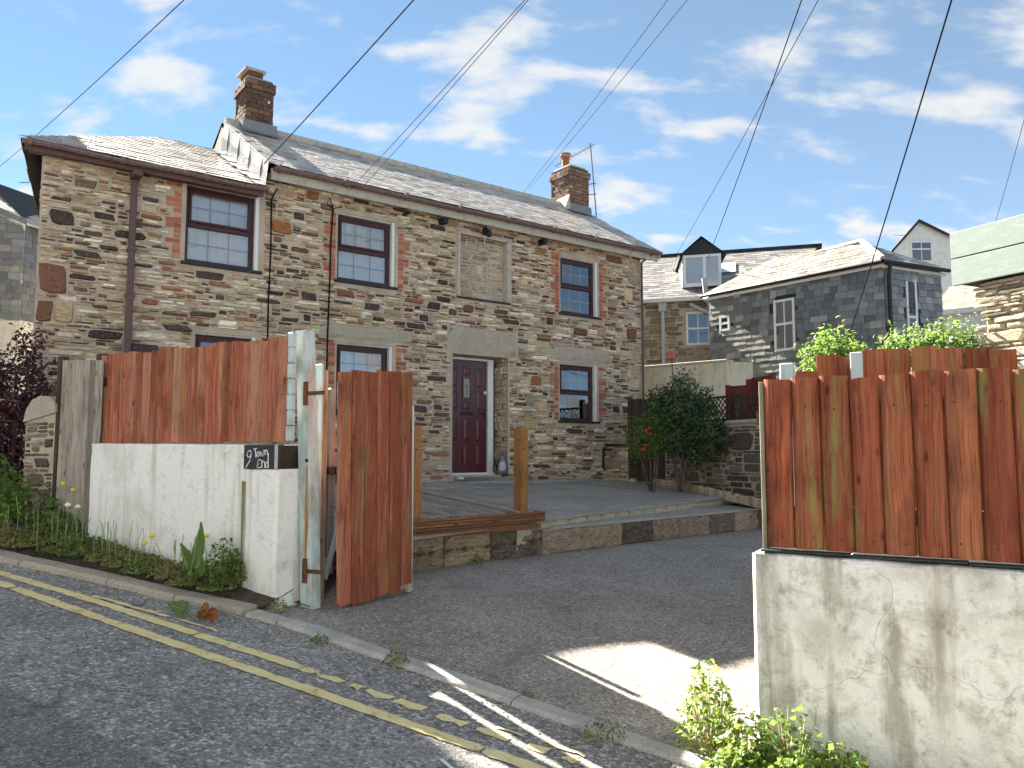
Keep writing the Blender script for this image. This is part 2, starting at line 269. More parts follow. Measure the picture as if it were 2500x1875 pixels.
# ------------------------------------------------------------------ mesh helpers
class MB:
    def __init__(s): s.v = []; s.f = []; s.c = []
    def add(s, V, Fc, col=None):
        o = len(s.v); s.v += [tuple(p) for p in V]; s.f += [tuple(i + o for i in f) for f in Fc]; s.c += [col or (1, 1, 1)] * len(V); return s
    def box(s, x0, x1, y0, y1, z0, z1, col=None, ch=0.0, M=None):
        if ch <= 0:
            V = [(x, y, z) for z in (z0, z1) for y in (y0, y1) for x in (x0, x1)]
            Fc = [(0, 2, 3, 1), (4, 5, 7, 6), (0, 1, 5, 4), (2, 6, 7, 3), (0, 4, 6, 2), (1, 3, 7, 5)]
        else:
            bm = bmesh.new(); bmesh.ops.create_cube(bm, size=1)
            for v in bm.verts: v.co = Vector(((x0 + x1) / 2 + v.co.x * (x1 - x0), (y0 + y1) / 2 + v.co.y * (y1 - y0), (z0 + z1) / 2 + v.co.z * (z1 - z0)))
            bmesh.ops.bevel(bm, geom=list(bm.edges), offset=ch, segments=1, affect='EDGES')
            bm.verts.index_update(); V = [tuple(v.co) for v in bm.verts]; Fc = [[v.index for v in f.verts] for f in bm.faces]; bm.free()
        if M is not None: V = [tuple(M @ Vector(p)) for p in V]
        return s.add(V, Fc, col)
    def prism(s, pts, y0, y1, col=None):      # polygon (x,z) counter-clockwise seen from -y, extruded from y0 (front) to y1
        n = len(pts); V = [(x, y0, z) for x, z in pts] + [(x, y1, z) for x, z in pts]
        return s.add(V, [tuple(range(n)), tuple(range(2 * n - 1, n - 1, -1))] + [(i, i + n, (i + 1) % n + n, (i + 1) % n) for i in range(n)], col)
    def tube(s, pts, r, seg=6, col=None, cap=True):
        pts = [Vector(p) for p in pts]; n = len(pts); rr = r if isinstance(r, (list, tuple)) else [r] * n; V = []
        for i, p in enumerate(pts):
            t = (pts[min(i + 1, n - 1)] - pts[max(i - 1, 0)]).normalized(); a = Vector((0, 0, 1)) if abs(t.z) < .9 else Vector((1, 0, 0))
            e1 = t.cross(a).normalized(); e2 = t.cross(e1)
            V += [p + (e1 * math.cos(q) + e2 * math.sin(q)) * rr[i] for q in [2 * math.pi * k / seg for k in range(seg)]]
        Fc = [(i * seg + k, i * seg + (k + 1) % seg, (i + 1) * seg + (k + 1) % seg, (i + 1) * seg + k) for i in range(n - 1) for k in range(seg)]
        if cap: Fc += [tuple(range(seg - 1, -1, -1)), tuple(range((n - 1) * seg, n * seg))]
        return s.add(V, Fc, col)
    def lathe(s, prof, c=(0, 0, 0), seg=14, col=None):
        V = [(c[0] + r * math.cos(2 * math.pi * k / seg), c[1] + r * math.sin(2 * math.pi * k / seg), c[2] + z) for r, z in prof for k in range(seg)]
        Fc = [(i * seg + k, i * seg + (k + 1) % seg, (i + 1) * seg + (k + 1) % seg, (i + 1) * seg + k) for i in range(len(prof) - 1) for k in range(seg)]
        Fc += [tuple(range(seg - 1, -1, -1)), tuple(range((len(prof) - 1) * seg, len(prof) * seg))]
        return s.add(V, Fc, col)
    def build(s, name, m, parent=None, origin=None, smooth=False, kind=None):
        me = bpy.data.meshes.new(name); V = s.v
        if origin is not None: V = [(p[0] - origin[0], p[1] - origin[1], p[2] - origin[2]) for p in V]
        me.from_pydata(V, [], s.f)
        a = me.color_attributes.new('Col', 'FLOAT_COLOR', 'POINT'); c = np.ones((len(V), 4), np.float32); c[:, :3] = np.array(s.c, np.float32); a.data.foreach_set('color', c.ravel())
        if smooth: me.polygons.foreach_set('use_smooth', [True] * len(me.polygons))
        me.materials.append(mm(m)); me.update(); o = bpy.data.objects.new(name, me); COL.objects.link(o)
        if parent is not None: o.parent = parent
        if origin is not None: o.location = origin
        if kind: o['kind'] = kind
        return o
def thing(name, label, cat, loc=(0, 0, 0), rz=0.0, group=None):
    o = bpy.data.objects.new(name, None); COL.objects.link(o); o.empty_display_size = .2; o.location = loc; o.rotation_euler = (0, 0, rz)
    return tag(o, label, cat, group)
def tag(o, label, cat, group=None):
    o['label'] = label; o['category'] = cat
    if group: o['group'] = group
    return o
def struct(o): o['kind'] = 'structure'; return o
def part(name, m, parent, fn, **k):
    b = MB(); fn(b); return b.build(name, m, parent, **k)
def box(name, m, parent, x0, x1, y0, y1, z0, z1, ch=0.0, col=None, own=False):
    b = MB().box(x0, x1, y0, y1, z0, z1, col, ch); return b.build(name, m, parent, origin=((x0 + x1) / 2, (y0 + y1) / 2, z0) if own else None)
R = random.Random(7)
def vary(c, rng, a=.15):
    k = 1 + rng.uniform(-a, a); return tuple(max(0, q * k * (1 + rng.uniform(-a, a) * .3)) for q in c)
def wall_holes(b, x0, x1, z0, z1, holes, depth, y=0.0):
    xs = sorted({x0, x1, *[h[0] for h in holes], *[h[1] for h in holes]}); zs = sorted({z0, z1, *[h[2] for h in holes], *[h[3] for h in holes]})
    for i in range(len(xs) - 1):
        for j in range(len(zs) - 1):
            cx, cz = (xs[i] + xs[i + 1]) / 2, (zs[j] + zs[j + 1]) / 2
            if not any(h[0] < cx < h[1] and h[2] < cz < h[3] for h in holes):
                b.add([(xs[i], y, zs[j]), (xs[i + 1], y, zs[j]), (xs[i + 1], y, zs[j + 1]), (xs[i], y, zs[j + 1])], [(0, 1, 2, 3)])
    for h in holes:
        d = h[4] if len(h) > 4 else depth; a, c, e, f = h[:4]; q = [(a, e), (c, e), (c, f), (a, f)]
        for k in range(4):
            (xa, za), (xb, zb) = q[k], q[(k + 1) % 4]
            b.add([(xa, y, za), (xb, y, zb), (xb, y + d, zb), (xa, y + d, za)], [(0, 1, 2, 3)])
    return b
PAL = [((.56, .48, .365), 22), ((.70, .64, .54), 15), ((.46, .36, .25), 19), ((.33, .25, .18), 14), ((.085, .058, .052), 12), ((.17, .095, .068), 8), ((.31, .14, .065), 5), ((.76, .72, .64), 8)]
def pick(pal, rng):
    t = rng.uniform(0, sum(w for _, w in pal))
    for c, w in pal:
        t -= w
        if t <= 0: return c
    return pal[0][0]
def stone_mesh(b, cx, cz, w, h, out, rng, col, y=0.0):
    n = 12; e = rng.uniform(3.2, 8); A, Cc = [], []; tx, tz = rng.uniform(-.12, .12), rng.uniform(-.15, .15); sk = rng.uniform(-.15, .15) * w; bev = min(.014, h * .22)
    for k in range(n):
        t = 2 * math.pi * (k + rng.uniform(-.22, .22)) / n; c, s = math.cos(t), math.sin(t); j = 1 + rng.uniform(-.09, .05)
        px = math.copysign(abs(c) ** (2 / e), c) * w / 2 * j; pz = math.copysign(abs(s) ** (2 / e), s) * h / 2 * (1 + rng.uniform(-.1, .06)); px += sk * pz / max(h, .01)
        A.append((cx + px, y + .012, cz + pz)); f = max(.3, 1 - bev * 2 / max(.01, math.hypot(px, pz)))
        Cc.append((cx + px * f, y - out - tx * px * .35 - tz * pz * .35 + rng.uniform(-.002, .002), cz + pz * f))
    b.add(A + Cc + [(cx, y - out - rng.uniform(0, .004), cz)], [(i, (i + 1) % n, n + (i + 1) % n, n + i) for i in range(n)] + [(n + i, n + (i + 1) % n, 2 * n) for i in range(n)], col)
def rubble(parent, x0, x1, z0, z1, holes, seed, n_ind, pal=PAL, cell=(.048, .0265), y=0.0, sizes=None, forced=(), gap=.006, inside=None, out=(.006, .036), dark_big=True, pname='stone', fill='rubble_stones'):
    rng = random.Random(seed); nx, nz = int((x1 - x0) / cell[0]), int((z1 - z0) / cell[1]); occ = np.zeros((nx, nz), bool); dx_, dz_ = (x1 - x0) / nx, (z1 - z0) / nz
    for h in holes:
        occ[max(0, int(math.floor((h[0] - x0) / dx_ + .01))):max(0, int(math.ceil((h[1] - x0) / dx_ - .01))), max(0, int(math.floor((h[2] - z0) / dz_ + .01))):max(0, int(math.ceil((h[3] - z0) / dz_ - .01)))] = True
    if inside:
        for i in range(nx):
            for j in range(nz):
                if not inside(x0 + (i + .5) * dx_, z0 + (j + .5) * dz_): occ[i, j] = True
    st = []
    def put(i, j, w, h, c=None):
        if i < 0 or j < 0 or i + w > nx or j + h > nz or occ[i:i + w, j:j + h].any(): return False
        occ[i:i + w, j:j + h] = True; st.append((i, j, w, h, c)); return True
    for fx, fz, fw, fh, c in forced:
        put(int((fx - fw / 2 - x0) / dx_), int((fz - fh / 2 - z0) / dz_), max(1, round(fw / dx_)), max(1, round(fh / dz_)), c)
    A = nx * nz
    for cnt, (w0, w1), (h0, h1) in sizes or ((.0025, (5, 10), (4, 6)), (.012, (4, 9), (2, 4)), (.05, (3, 8), (2, 3))):
        for _ in range(int(A * cnt)):
            put(rng.randrange(nx), rng.randrange(nz), rng.randint(w0, w1), rng.randint(h0, h1))
    for j in range(nz):
        i = 0
        while i < nx:
            if occ[i, j]: i += 1; continue
            k = i
            while k < nx and not occ[k, j]: k += 1
            w = min(k - i, rng.randint(2, 6)); hh = 1
            if rng.random() < .45 and j + 1 < nz and not occ[i:i + w, j + 1].any(): hh = 2
            if w >= 2 and rng.random() < .94: put(i, j, w, hh)
            else: occ[i:i + w, j] = True
            i += w
    st.sort(key=lambda q: -q[2] * q[3] * (1.5 if q[4] else 1)); rest = MB()
    for q, (i, j, w, h, c) in enumerate(st):
        cx, cz = x0 + (i + w / 2) * dx_, z0 + (j + h / 2) * dz_; W_, H_ = w * dx_ - gap * rng.uniform(.6, 1.8), h * dz_ - gap * rng.uniform(.5, 1.5)
        cc = c or pick(pal, rng)
        col = vary(cc, rng, .22); o = rng.uniform(*out)
        if q < n_ind:
            b = MB(); stone_mesh(b, cx, cz, W_, H_, o, rng, col, y); b.build(pname, 'stone', parent, origin=(cx, y, cz))
        else: stone_mesh(rest, cx, cz, W_, max(H_, .008), o, rng, col, y)
    if rest.v: rest.build(fill, 'stone', parent, kind='stuff')
def slates(parent, P0, ex, ey, L, Wd, exp_, width, pal, seed, n_ind, clip=None, thick=.008, jitter=.006, name='slate', lift=.012, near_eave=True):
    """courses of slates on a plane: P0 eave corner, ex along the eave, ey up the slope (unit vectors), L along, Wd up"""
    rng = random.Random(seed); nrm = ex.cross(ey).normalized(); rows = int(Wd / exp_) + 1; rest = MB(); lst = []
    for r in range(rows):
        u = -rng.uniform(0, width); v0 = r * exp_
        while u < L:
            w = width * rng.uniform(.75, 1.3); a, c = max(0, u), min(L, u + w); u += w
            if c - a < .04: continue
            v1 = min(Wd, v0 + exp_ * 1.45); vm = v0 + exp_ * .5
            if clip:
                if not hasattr(clip, 'span') and not clip((a + c) / 2, min(vm, Wd)): continue
                pass
                if c - a < .04: continue
            ab, cb, at2, ct2 = a, c, a, c
            if clip and hasattr(clip, 'span'):
                s0, s1 = clip.span(max(1e-4, v0)), clip.span(min(v1, Wd - 1e-4)); ab, cb = max(ab, s0[0]), min(cb, s0[1]); at2, ct2 = max(at2, s1[0]), min(ct2, s1[1])
                if cb - ab < .01: continue
                if ct2 - at2 < .006: at2 = ct2 = min(max((at2 + ct2) / 2, s1[0]), s1[1]) if s1[0] < s1[1] else (at2 + ct2) / 2; ct2 = at2 + .004
            lst.append((a, c, v0, v1, r, ab, cb, at2, ct2))
    order = sorted(range(len(lst)), key=lambda i: (lst[i][4], i)) if near_eave else list(range(len(lst)))
    for q, i in enumerate(order):
        a, c, v0, v1, r, ab, cb, at2, ct2 = lst[i]; g = min(.003, (cb - ab) * .2); col = vary(pick(pal, rng), rng, .2); t0 = lift + thick + rng.uniform(0, jitter); j = rng.uniform(-.012, .012); j2 = rng.uniform(-.008, .008)
        pts = [(ab + g, v0 + j, t0), (cb - g, v0 + j + j2, t0 + rng.uniform(-.003, .003)), (ct2 - min(g, (ct2 - at2) * .2), v1, .003), (at2 + min(g, (ct2 - at2) * .2), v1, .003)]
        V = [P0 + ex * x + ey * y_ + nrm * h for x, y_, h in pts] + [P0 + ex * x + ey * y_ + nrm * (h - thick) for x, y_, h in pts]
        Fc = [(0, 1, 2, 3), (7, 6, 5, 4), (0, 4, 5, 1), (1, 5, 6, 2), (2, 6, 7, 3), (3, 7, 4, 0)]
        if q < n_ind:
            MB().add(V, Fc, col).build(name, 'slate', parent, origin=tuple(P0 + ex * (a + c) / 2 + ey * v0))
        else: rest.add(V, Fc, col)
    if rest.v: rest.build('slate_courses', 'slate', parent, kind='stuff')
def board(parent, m, x, w, z0, z1, y, t, rng, name='board', lean=0.0, taper=.45, topj=.0, M=None, camber=False):
    prof = [(0, 0), (0, -t), (.004, -t - .002), (w - .004, -t * taper - .002), (w, -t * taper), (w, 0)] if not camber else [(0, 0), (0, -t * .2)] + [(w * f_, -t * (.2 + .8 * math.sin(math.pi * f_) ** .45)) for f_ in (.06, .18, .35, .5, .65, .82, .94)] + [(w, -t * .2), (w, 0)]; lv = 6; V = []; tj = rng.uniform(-topj, topj); ph = rng.uniform(0, 6); tl = rng.uniform(-.012, .012) if topj else 0
    for k in range(lv + 1):
        f = k / lv; zb = z0 + (z1 + tj - z0) * f; wob = .0025 * math.sin(ph + 4 * f); bow = .004 * math.sin(ph * 2 + 3 * f)
        for px, py in prof: V.append((px + wob + lean * (zb - z0), y + py + bow, zb + (tl * (px / w - .5) if k == lv else 0)))
    n = len(prof); Fc = [(i * n + k, i * n + (k + 1) % n, (i + 1) * n + (k + 1) % n, (i + 1) * n + k) for i in range(lv) for k in range(n)]
    Fc = [tuple(reversed(f)) for f in Fc] + [tuple(range(n)), tuple(range((lv + 1) * n - 1, lv * n - 1, -1))]
    V = [(p[0] + x, p[1], p[2]) for p in V]
    if M is not None: V = [tuple(M @ Vector(p)) for p in V]
    o = (x + w / 2, y, z0) if M is None else tuple(M @ Vector((x + w / 2, y, z0)))
    return MB().add(V, Fc).build(name, m, parent, origin=o)
def leafmesh(b, rng, pos, size, nrm=None, col=(1, 1, 1), asp=.55, up=.3):
    d = Vector((rng.gauss(0, 1), rng.gauss(0, 1), rng.gauss(up, .7))).normalized() if nrm is None else nrm
    a = d.cross(Vector((rng.gauss(0, 1), rng.gauss(0, 1), rng.gauss(0, 1)))).normalized(); c = d.cross(a); s = size * rng.uniform(.65, 1.25); w = s * asp; p = Vector(pos); k = rng.uniform(.1, .35) * s
    V = [p - a * s * .5, p - a * s * .1 + c * w * .5 + d * k * .4, p + a * s * .5 - d * k * .5, p - a * s * .1 - c * w * .5 + d * k * .4, p + a * s * .15]
    b.add(V, [(0, 1, 4), (1, 2, 4), (2, 3, 4), (3, 0, 4)], col)

# ------------------------------------------------------------------ ground, road, driveway, patio
def grid_sheet(name, m, fn, nu, nv, parent=None):
    V = [fn(i / nu, j / nv) for j in range(nv + 1) for i in range(nu + 1)]; w = nu + 1
    return MB().add(V, [(j * w + i, j * w + i + 1, (j + 1) * w + i + 1, (j + 1) * w + i) for j in range(nv) for i in range(nu)]).build(name, m, parent, smooth=True)
def warp(t, a): t = t * 2 - 1; return math.copysign(abs(t) ** 3, t) * a
def ground_pt(u, v):
    x, y = warp(u, 900), warp(v, 900); f = min(1, max(0, (y - 4.2) / 1.2)); f2 = min(1, max(0, (y - 9) / 10)); return RW(x, y, RH(x) - .07 - .28 * f + .5 * f2)
struct(grid_sheet('ground', 'soil', ground_pt, 90, 90))
def kerb_y(x):
    P = [(-40, 1.5), (-9, 3.05), (-7, 3.45), (-6.4, 3.56), (-5.66, 3.74), (-4.97, 3.86), (-4.3, 4.04), (-3.9, 4.06), (-2.5, 4.03), (-1.3, 4.0), (2, 3.98), (60, 3.9)]
    for (a, b), (c, d) in zip(P, P[1:]):
        if a <= x <= c: return b + (d - b) * (x - a) / (c - a)
    return 4
def road_pt(u, v):
    x = warp(u, 60) - 2; y = -4.5 + (kerb_y(max(-40, min(60, x))) + .02 + 4.5) * v; return RW(x, y, RH(x) - .0 - .012 * (1 - v))
road = struct(grid_sheet('road', 'road', road_pt, 160, 4))
def strip(fn_y, x0, x1, w, rng, rag=.012, lift=.004, step=.05):
    b = MB(); n = max(2, int((x1 - x0) / step)); V = []
    for i in range(n + 1):
        x = x0 + (x1 - x0) * i / n; yc = fn_y(x); e = 0.8 if i in (0, n) else 1
        for s in (-1, 1): y = yc + s * w / 2 * e + rng.uniform(-rag, rag); V.append(RW(x + rng.uniform(-.01, .01), y, RH(x) - .012 * max(0, 1 - (y + 4.5) / 8.5) + lift))
    return b.add(V, [(2 * i, 2 * i + 2, 2 * i + 3, 2 * i + 1) for i in range(n)])
def lerp_y(P):
    def f(x):
        if x <= P[0][0]: return P[0][1]
        for (a, b), (c, d) in zip(P, P[1:]):
            if a <= x <= c: return b + (d - b) * (x - a) / (c - a)
        return P[-1][1]
    return f
outer = lerp_y([(-9, 2.95), (-5.9, 3.24), (-4.5, 3.30), (-3.35, 3.36), (-2.45, 3.40), (-1.8, 3.43), (4, 3.5)])
inner = lerp_y([(-9, 3.1), (-6.15, 3.38), (-5.2, 3.48), (-4.2, 3.53), (-3.5, 3.58), (-3.0, 3.59), (-1.65, 3.63), (4, 3.7)])
inner2 = lerp_y([(-6, 3.45), (-5.0, 3.57), (-4.3, 3.66)])
rr = random.Random(3)
o = strip(lambda x: .4, -12, 9, 3.85, rr, .006, .0035, .3).build('tarmac_patch', 'patch', road)
x = -9.0
while x < 4:
    l = rr.uniform(.6, 1.6); strip(outer, x, x + l, .085, rr, .006, .006).build('yellow_line', 'yellow', road); x += l + rr.uniform(0, .02)
x = -9.0
while x < 4:
    solid = x < -3.35; l = min(rr.uniform(.5, 1.2), max(.1, -3.4 - x)) if solid else rr.uniform(.05, .2); strip(inner, x, x + l, .085 if solid else rr.uniform(.05, .075), rr, .007 if solid else .02, .005).build('yellow_line', 'yellow', road); x += l + (rr.uniform(0, .015) if solid else rr.uniform(.02, .10))
strip(inner2, -5.3, -4.62, .035, rr, .012, .008).build('yellow_line', 'yellow', road); strip(inner2, -4.55, -4.2, .03, rr, .012, .008).build('yellow_line', 'yellow', road)
for xa, xb, ya in ((-1.9, -1.65, 3.72), (-2.15, -2.0, 3.70), (-1.35, -1.2, 3.66)): strip(lambda q: ya, xa, xb, .03, rr, .01, .008).build('yellow_line', 'yellow', road)
strip(lambda q: 3.12 + (q + 2.0) * -.42, -2.15, -1.75, .022, rr, .012, .008).build('white_paint_trace', 'chalk', road)

RL0 = Vector((-.92, 7.73, 0)); RD = Vector((.725, .689, 0)); RN = Vector((.689, -.725, 0))   # foot of the retaining wall
def drive_pt(u, v):
    x = -5.2 + 10 * u; K = RW(x, kerb_y(x) + .09, RH(x) + .008); Q = RL0 + RD * (-2.2 + 12.5 * u) + Vector((0, 0, .60)); v2 = v
    p = K.lerp(Q, v); p.z = K.z * (1 - v) ** 1.2 + .60 * (1 - (1 - v) ** 1.2); p.z += .012 * mnoise.noise(Vector((p.x, p.y, 0)) * .9); return p
struct(grid_sheet('driveway', 'drive', drive_pt, 40, 20))
kerb = struct(thing('kerb', '', '')); del kerb['label']; del kerb['category']
def kerb_run(xs, h, w, matn, rng, gap=.006):
    for xa, xb in zip(xs, xs[1:]):
        b = MB(); n = 4; V = []
        hh = h + rng.uniform(-.006, .006); sh = rng.uniform(-.008, .008)
        for i in range(n + 1):
            x = xa + gap + (xb - xa - 2 * gap) * i / n; y0 = kerb_y(x) + sh
            for py, pz in ((0, -.12), (-.004, hh - .02), (.012, hh), (w, hh + .004), (w, -.12)): V.append(RW(x, y0 + py + rng.uniform(-.004, .004), RH(x) + pz + rng.uniform(-.003, .003)))
        Fc = [(i * 5 + k, (i + 1) * 5 + k, (i + 1) * 5 + (k + 1) % 5, i * 5 + (k + 1) % 5) for i in range(n) for k in range(5)] + [(4, 3, 2, 1, 0), tuple(n * 5 + k for k in range(5))]
        b.add(V, Fc).build('kerb_stone', matn, kerb, origin=tuple(RW((xa + xb) / 2, kerb_y(xa), RH((xa + xb) / 2))))
kerb_run([-4.35, -4.08, -3.15, -2.24, -1.66, -.8, .1, 1, 1.9, 2.8], .028, .115, 'kerb', rr)
kerb_run([-9, -8.1, -7.2, -6.3, -5.5, -4.9, -4.37], .05, .14, 'granite', rr)
def verge_pt(u, v):
    x = -9.5 + 5.15 * u; ya = kerb_y(x) + .13; p = RW(x, ya + (4.5 - ya) * v, RH(x) + .035 + .08 * v); p.z += .02 * mnoise.noise(p * 6); return p
struct(grid_sheet('verge', 'soil', verge_pt, 50, 6))
def gar_pt(u, v):
    a = RW(-9.5 + 5.3 * u, 4.5, RH(-9.5 + 5.3 * u) + .02); q = HO + HU * (-7.5 + 7 * u) + Vector((0, 0, -.22)); return a.lerp(q, v)
struct(grid_sheet('garden_soil', 'soil', gar_pt, 10, 10))
def patio_z(x, y): return .955 - .0471 * (x - .19) + .0491 * (y - 8.8)
PA = Vector((.19, 8.8, 0)); PD = (Vector((3.82, 13.4, 0)) - PA).normalized()
def to_patio(u, n, z=0.0):
    p = HO + HU * u + HN * n; p.z = patio_z(p.x, p.y) + z; return p
patio = struct(MB().add([(p.x, p.y, patio_z(p.x, p.y) - .02) for p in (PA - PD * 3.4, PA + PD * 8.5, HO + HU * 8 - HN * 1, HO - HU * 5 + HN * .05)], [(0, 1, 2, 3)]).build('patio', 'mortar'))
def edge_side(p): return (p - PA).cross(PD).z < -.04
def clip_half(poly, p0, nrm):
    out = []
    for i in range(len(poly)):
        a, b = poly[i], poly[(i + 1) % len(poly)]; da, db = (a - p0).dot(nrm), (b - p0).dot(nrm)
        if da >= 0: out.append(a)
        if da * db < 0: out.append(a + (b - a) * (da / (da - db)))
    return out
PNI = Vector((-PD.y, PD.x, 0))            # towards the house
def slab(name, m, parent, poly, zf, th, rng, ch=.008):
    if len(poly) < 3: return
    c = sum(poly, Vector()) / len(poly); n = len(poly); dz = rng.uniform(-.004, .006); tx, ty = rng.uniform(-.006, .006), rng.uniform(-.006, .006)
    top = [p + (c - p).normalized() * ch for p in poly]; f = lambda p, h: (p.x, p.y, zf(p.x, p.y) + h + dz + tx * (p.x - c.x) + ty * (p.y - c.y))
    V = [f(p, -th) for p in poly] + [f(p, -ch * .6) for p in poly] + [f(p, 0) for p in top]
    MB().add(V, [(i, (i + 1) % n, n + (i + 1) % n, n + i) for i in range(n)] + [(n + i, n + (i + 1) % n, 2 * n + (i + 1) % n, 2 * n + i) for i in range(n)] + [tuple(range(2 * n, 3 * n))]).build(name, m, parent, origin=f(c, 0))
rs = random.Random(11); n0 = .36
while n0 < 6:
    dn = rs.choice((.45, .6, .75)); u0 = -3.2 + rs.uniform(-.5, 0)
    while u0 < 6:
        du = rs.uniform(.5, 1.1); q = [HO + HU * a + HN * b for a, b in ((u0 + .006, n0 + dn - .006), (u0 + du - .006, n0 + dn - .006), (u0 + du - .006, n0 + .006), (u0 + .006, n0 + .006))]
        for p in q: p.z = 0
        q = clip_half(q, PA + PNI * .30, PNI)
        if len(q) > 2: slab('paving_slab', 'paving', patio, q, patio_z, .04, rs)
        u0 += du
    n0 += dn

# ------------------------------------------------------------------ the cottage
cot = thing('stone_cottage', 'long two-storey rubble stone cottage with slate roof, brown windows and maroon front door', 'house', tuple(HO), HROT)
WIN = {'w1': (-4.40, -3.37, 3.0, 4.12), 'w1l': (-4.22, -3.37, .98, 2.03), 'w2': (-2.13, -1.12, 3.05, 4.12), 'w2l': (-2.11, -1.14, .98, 2.07), 'ur': (2.45, 3.42, 3.03, 4.13), 'lr': (2.42, 3.38, .98, 2.07)}
DOOR = (.02, 1.2, -.02, 2.06); BLK = (.15, 1.18, 3.06, 4.18)
holes = [(*v, .3) for v in WIN.values()] + [(*DOOR, .42), (*BLK, .11)]
b = MB(); wall_holes(b, -6.15, -3.35, -1.2, 4.14, [h for h in holes if h[1] < -3.355], .3); wall_holes(b, -3.35, 4.65, -1.2, 4.5, [h for h in holes if h[0] > -3.35], .3)
SK = .17
b.add([(-6.15, 0, -1.2), (-6.15, 0, 4.14), (-6.15 + SK * 4.2, 4.2, 4.14), (-6.15 + SK * 4.2, 4.2, -1.2)], [(0, 1, 2, 3)])
b.add([(4.65, 0, -1.2), (4.65, 4.2, -1.2), (4.65, 4.2, 4.5), (4.65, 2.0, 5.85), (4.65, 0, 4.5)], [(0, 1, 2, 3, 4)])
b.add([(-5.45, 4.2, -1.2), (-5.45, 4.2, 4.14), (4.65, 4.2, 4.4), (4.65, 4.2, -1.2)], [(0, 1, 2, 3)])
b.add([(-3.35, 0, 4.3), (-3.35, 4.2, 4.3), (-3.35, 2.0, 5.85)], [(0, 1, 2)])
b.add([(BLK[0], .11, BLK[2]), (BLK[1], .11, BLK[2]), (BLK[1], .11, BLK[3]), (BLK[0], .11, BLK[3])], [(0, 1, 2, 3)])
wall = b.build('wall', 'mortar', cot)
rb = random.Random(21); resv = [(v[0] - .03, v[1] + .03, v[2] - .09, v[3] + .06) for v in WIN.values()] + [(DOOR[0] - .02, DOOR[1] + .02, -1.2, DOOR[3] + .02), (BLK[0] - .05, BLK[1] + .06, BLK[2] - .06, BLK[3] + .05)]
REDS = [((.40, .125, .06), 5), ((.45, .17, .09), 3), ((.32, .09, .055), 3), ((.48, .28, .18), 2)]
def quoin(xe, sgn, z0, z1):
    z = z0
    k = 0
    while z < z1 - .03:
        h = .072 + rb.uniform(-.004, .004); wd_ = (.205 if (k // 2) % 2 else .105) + rb.uniform(-.012, .012); xa, xb = (xe, xe + wd_) if sgn > 0 else (xe - wd_, xe)
        rows = [(xa, xb)] if wd_ < .15 else ([(xa, xb)] if k % 2 else [(xa, xa + wd_ * .5), (xa + wd_ * .5, xb)])
        for p, q in rows:
            o = rb.uniform(.004, .014); MB().box(p + .005, q - .005, -o, .03, z + .005, z + h - .005, vary(pick(REDS, rb), rb, .2), .004).build('brick', 'brick', wall, origin=((p + q) / 2, 0, z))
        resv.append((xa, xb, z, z + h)); z += h; k += 1
quoin(-2.16, -1, 3.02, 4.1); quoin(-1.06, 1, 2.98, 3.98); quoin(-2.14, -1, .98, 2.06); quoin(-1.08, 1, .98, 2.06)
quoin(2.42, -1, 3.02, 4.2); quoin(3.46, 1, 2.9, 4.1); quoin(2.39, -1, .98, 2.04); quoin(3.42, 1, .96, 2.04); quoin(-4.46, -1, 3.02, 4.06)
def rough_block(name, m, parent, x0, x1, z0, z1, out, seed, y=0.0, nx=12, nz=4, jit=.012):
    rg = random.Random(seed); V = []; w = nx + 1
    for j in range(nz + 1):
        for i in range(nx + 1):
            e = i in (0, nx) or j in (0, nz); V.append((x0 + (x1 - x0) * i / nx + rg.uniform(-jit, jit) * .6, y - (0 if e else out + rg.uniform(-jit, jit)), z0 + (z1 - z0) * j / nz + rg.uniform(-jit, jit) * (1 if e else .6)))
    return MB().add(V, [(j * w + i, j * w + i + 1, (j + 1) * w + i + 1, (j + 1) * w + i) for j in range(nz) for i in range(nx)]).build(name, m, parent, origin=((x0 + x1) / 2, y, z0))
for k, (a, c, e, f) in enumerate(((-2.38, -.80, 2.13, 2.33), (-.05, 1.37, 2.08, 2.51), (2.21, 3.70, 2.11, 2.36))):
    rough_block('lintel', 'granite', wall, a, c, e, f, .02, 50 + k); resv.append((a, c, e, f))
for xx in (2.41, 3.35, -2.1, -1.16):
    pass
DK = (.065, .042, .04); BR = (.18, .085, .055); OR = (.36, .14, .05); TN = (.5, .39, .25)
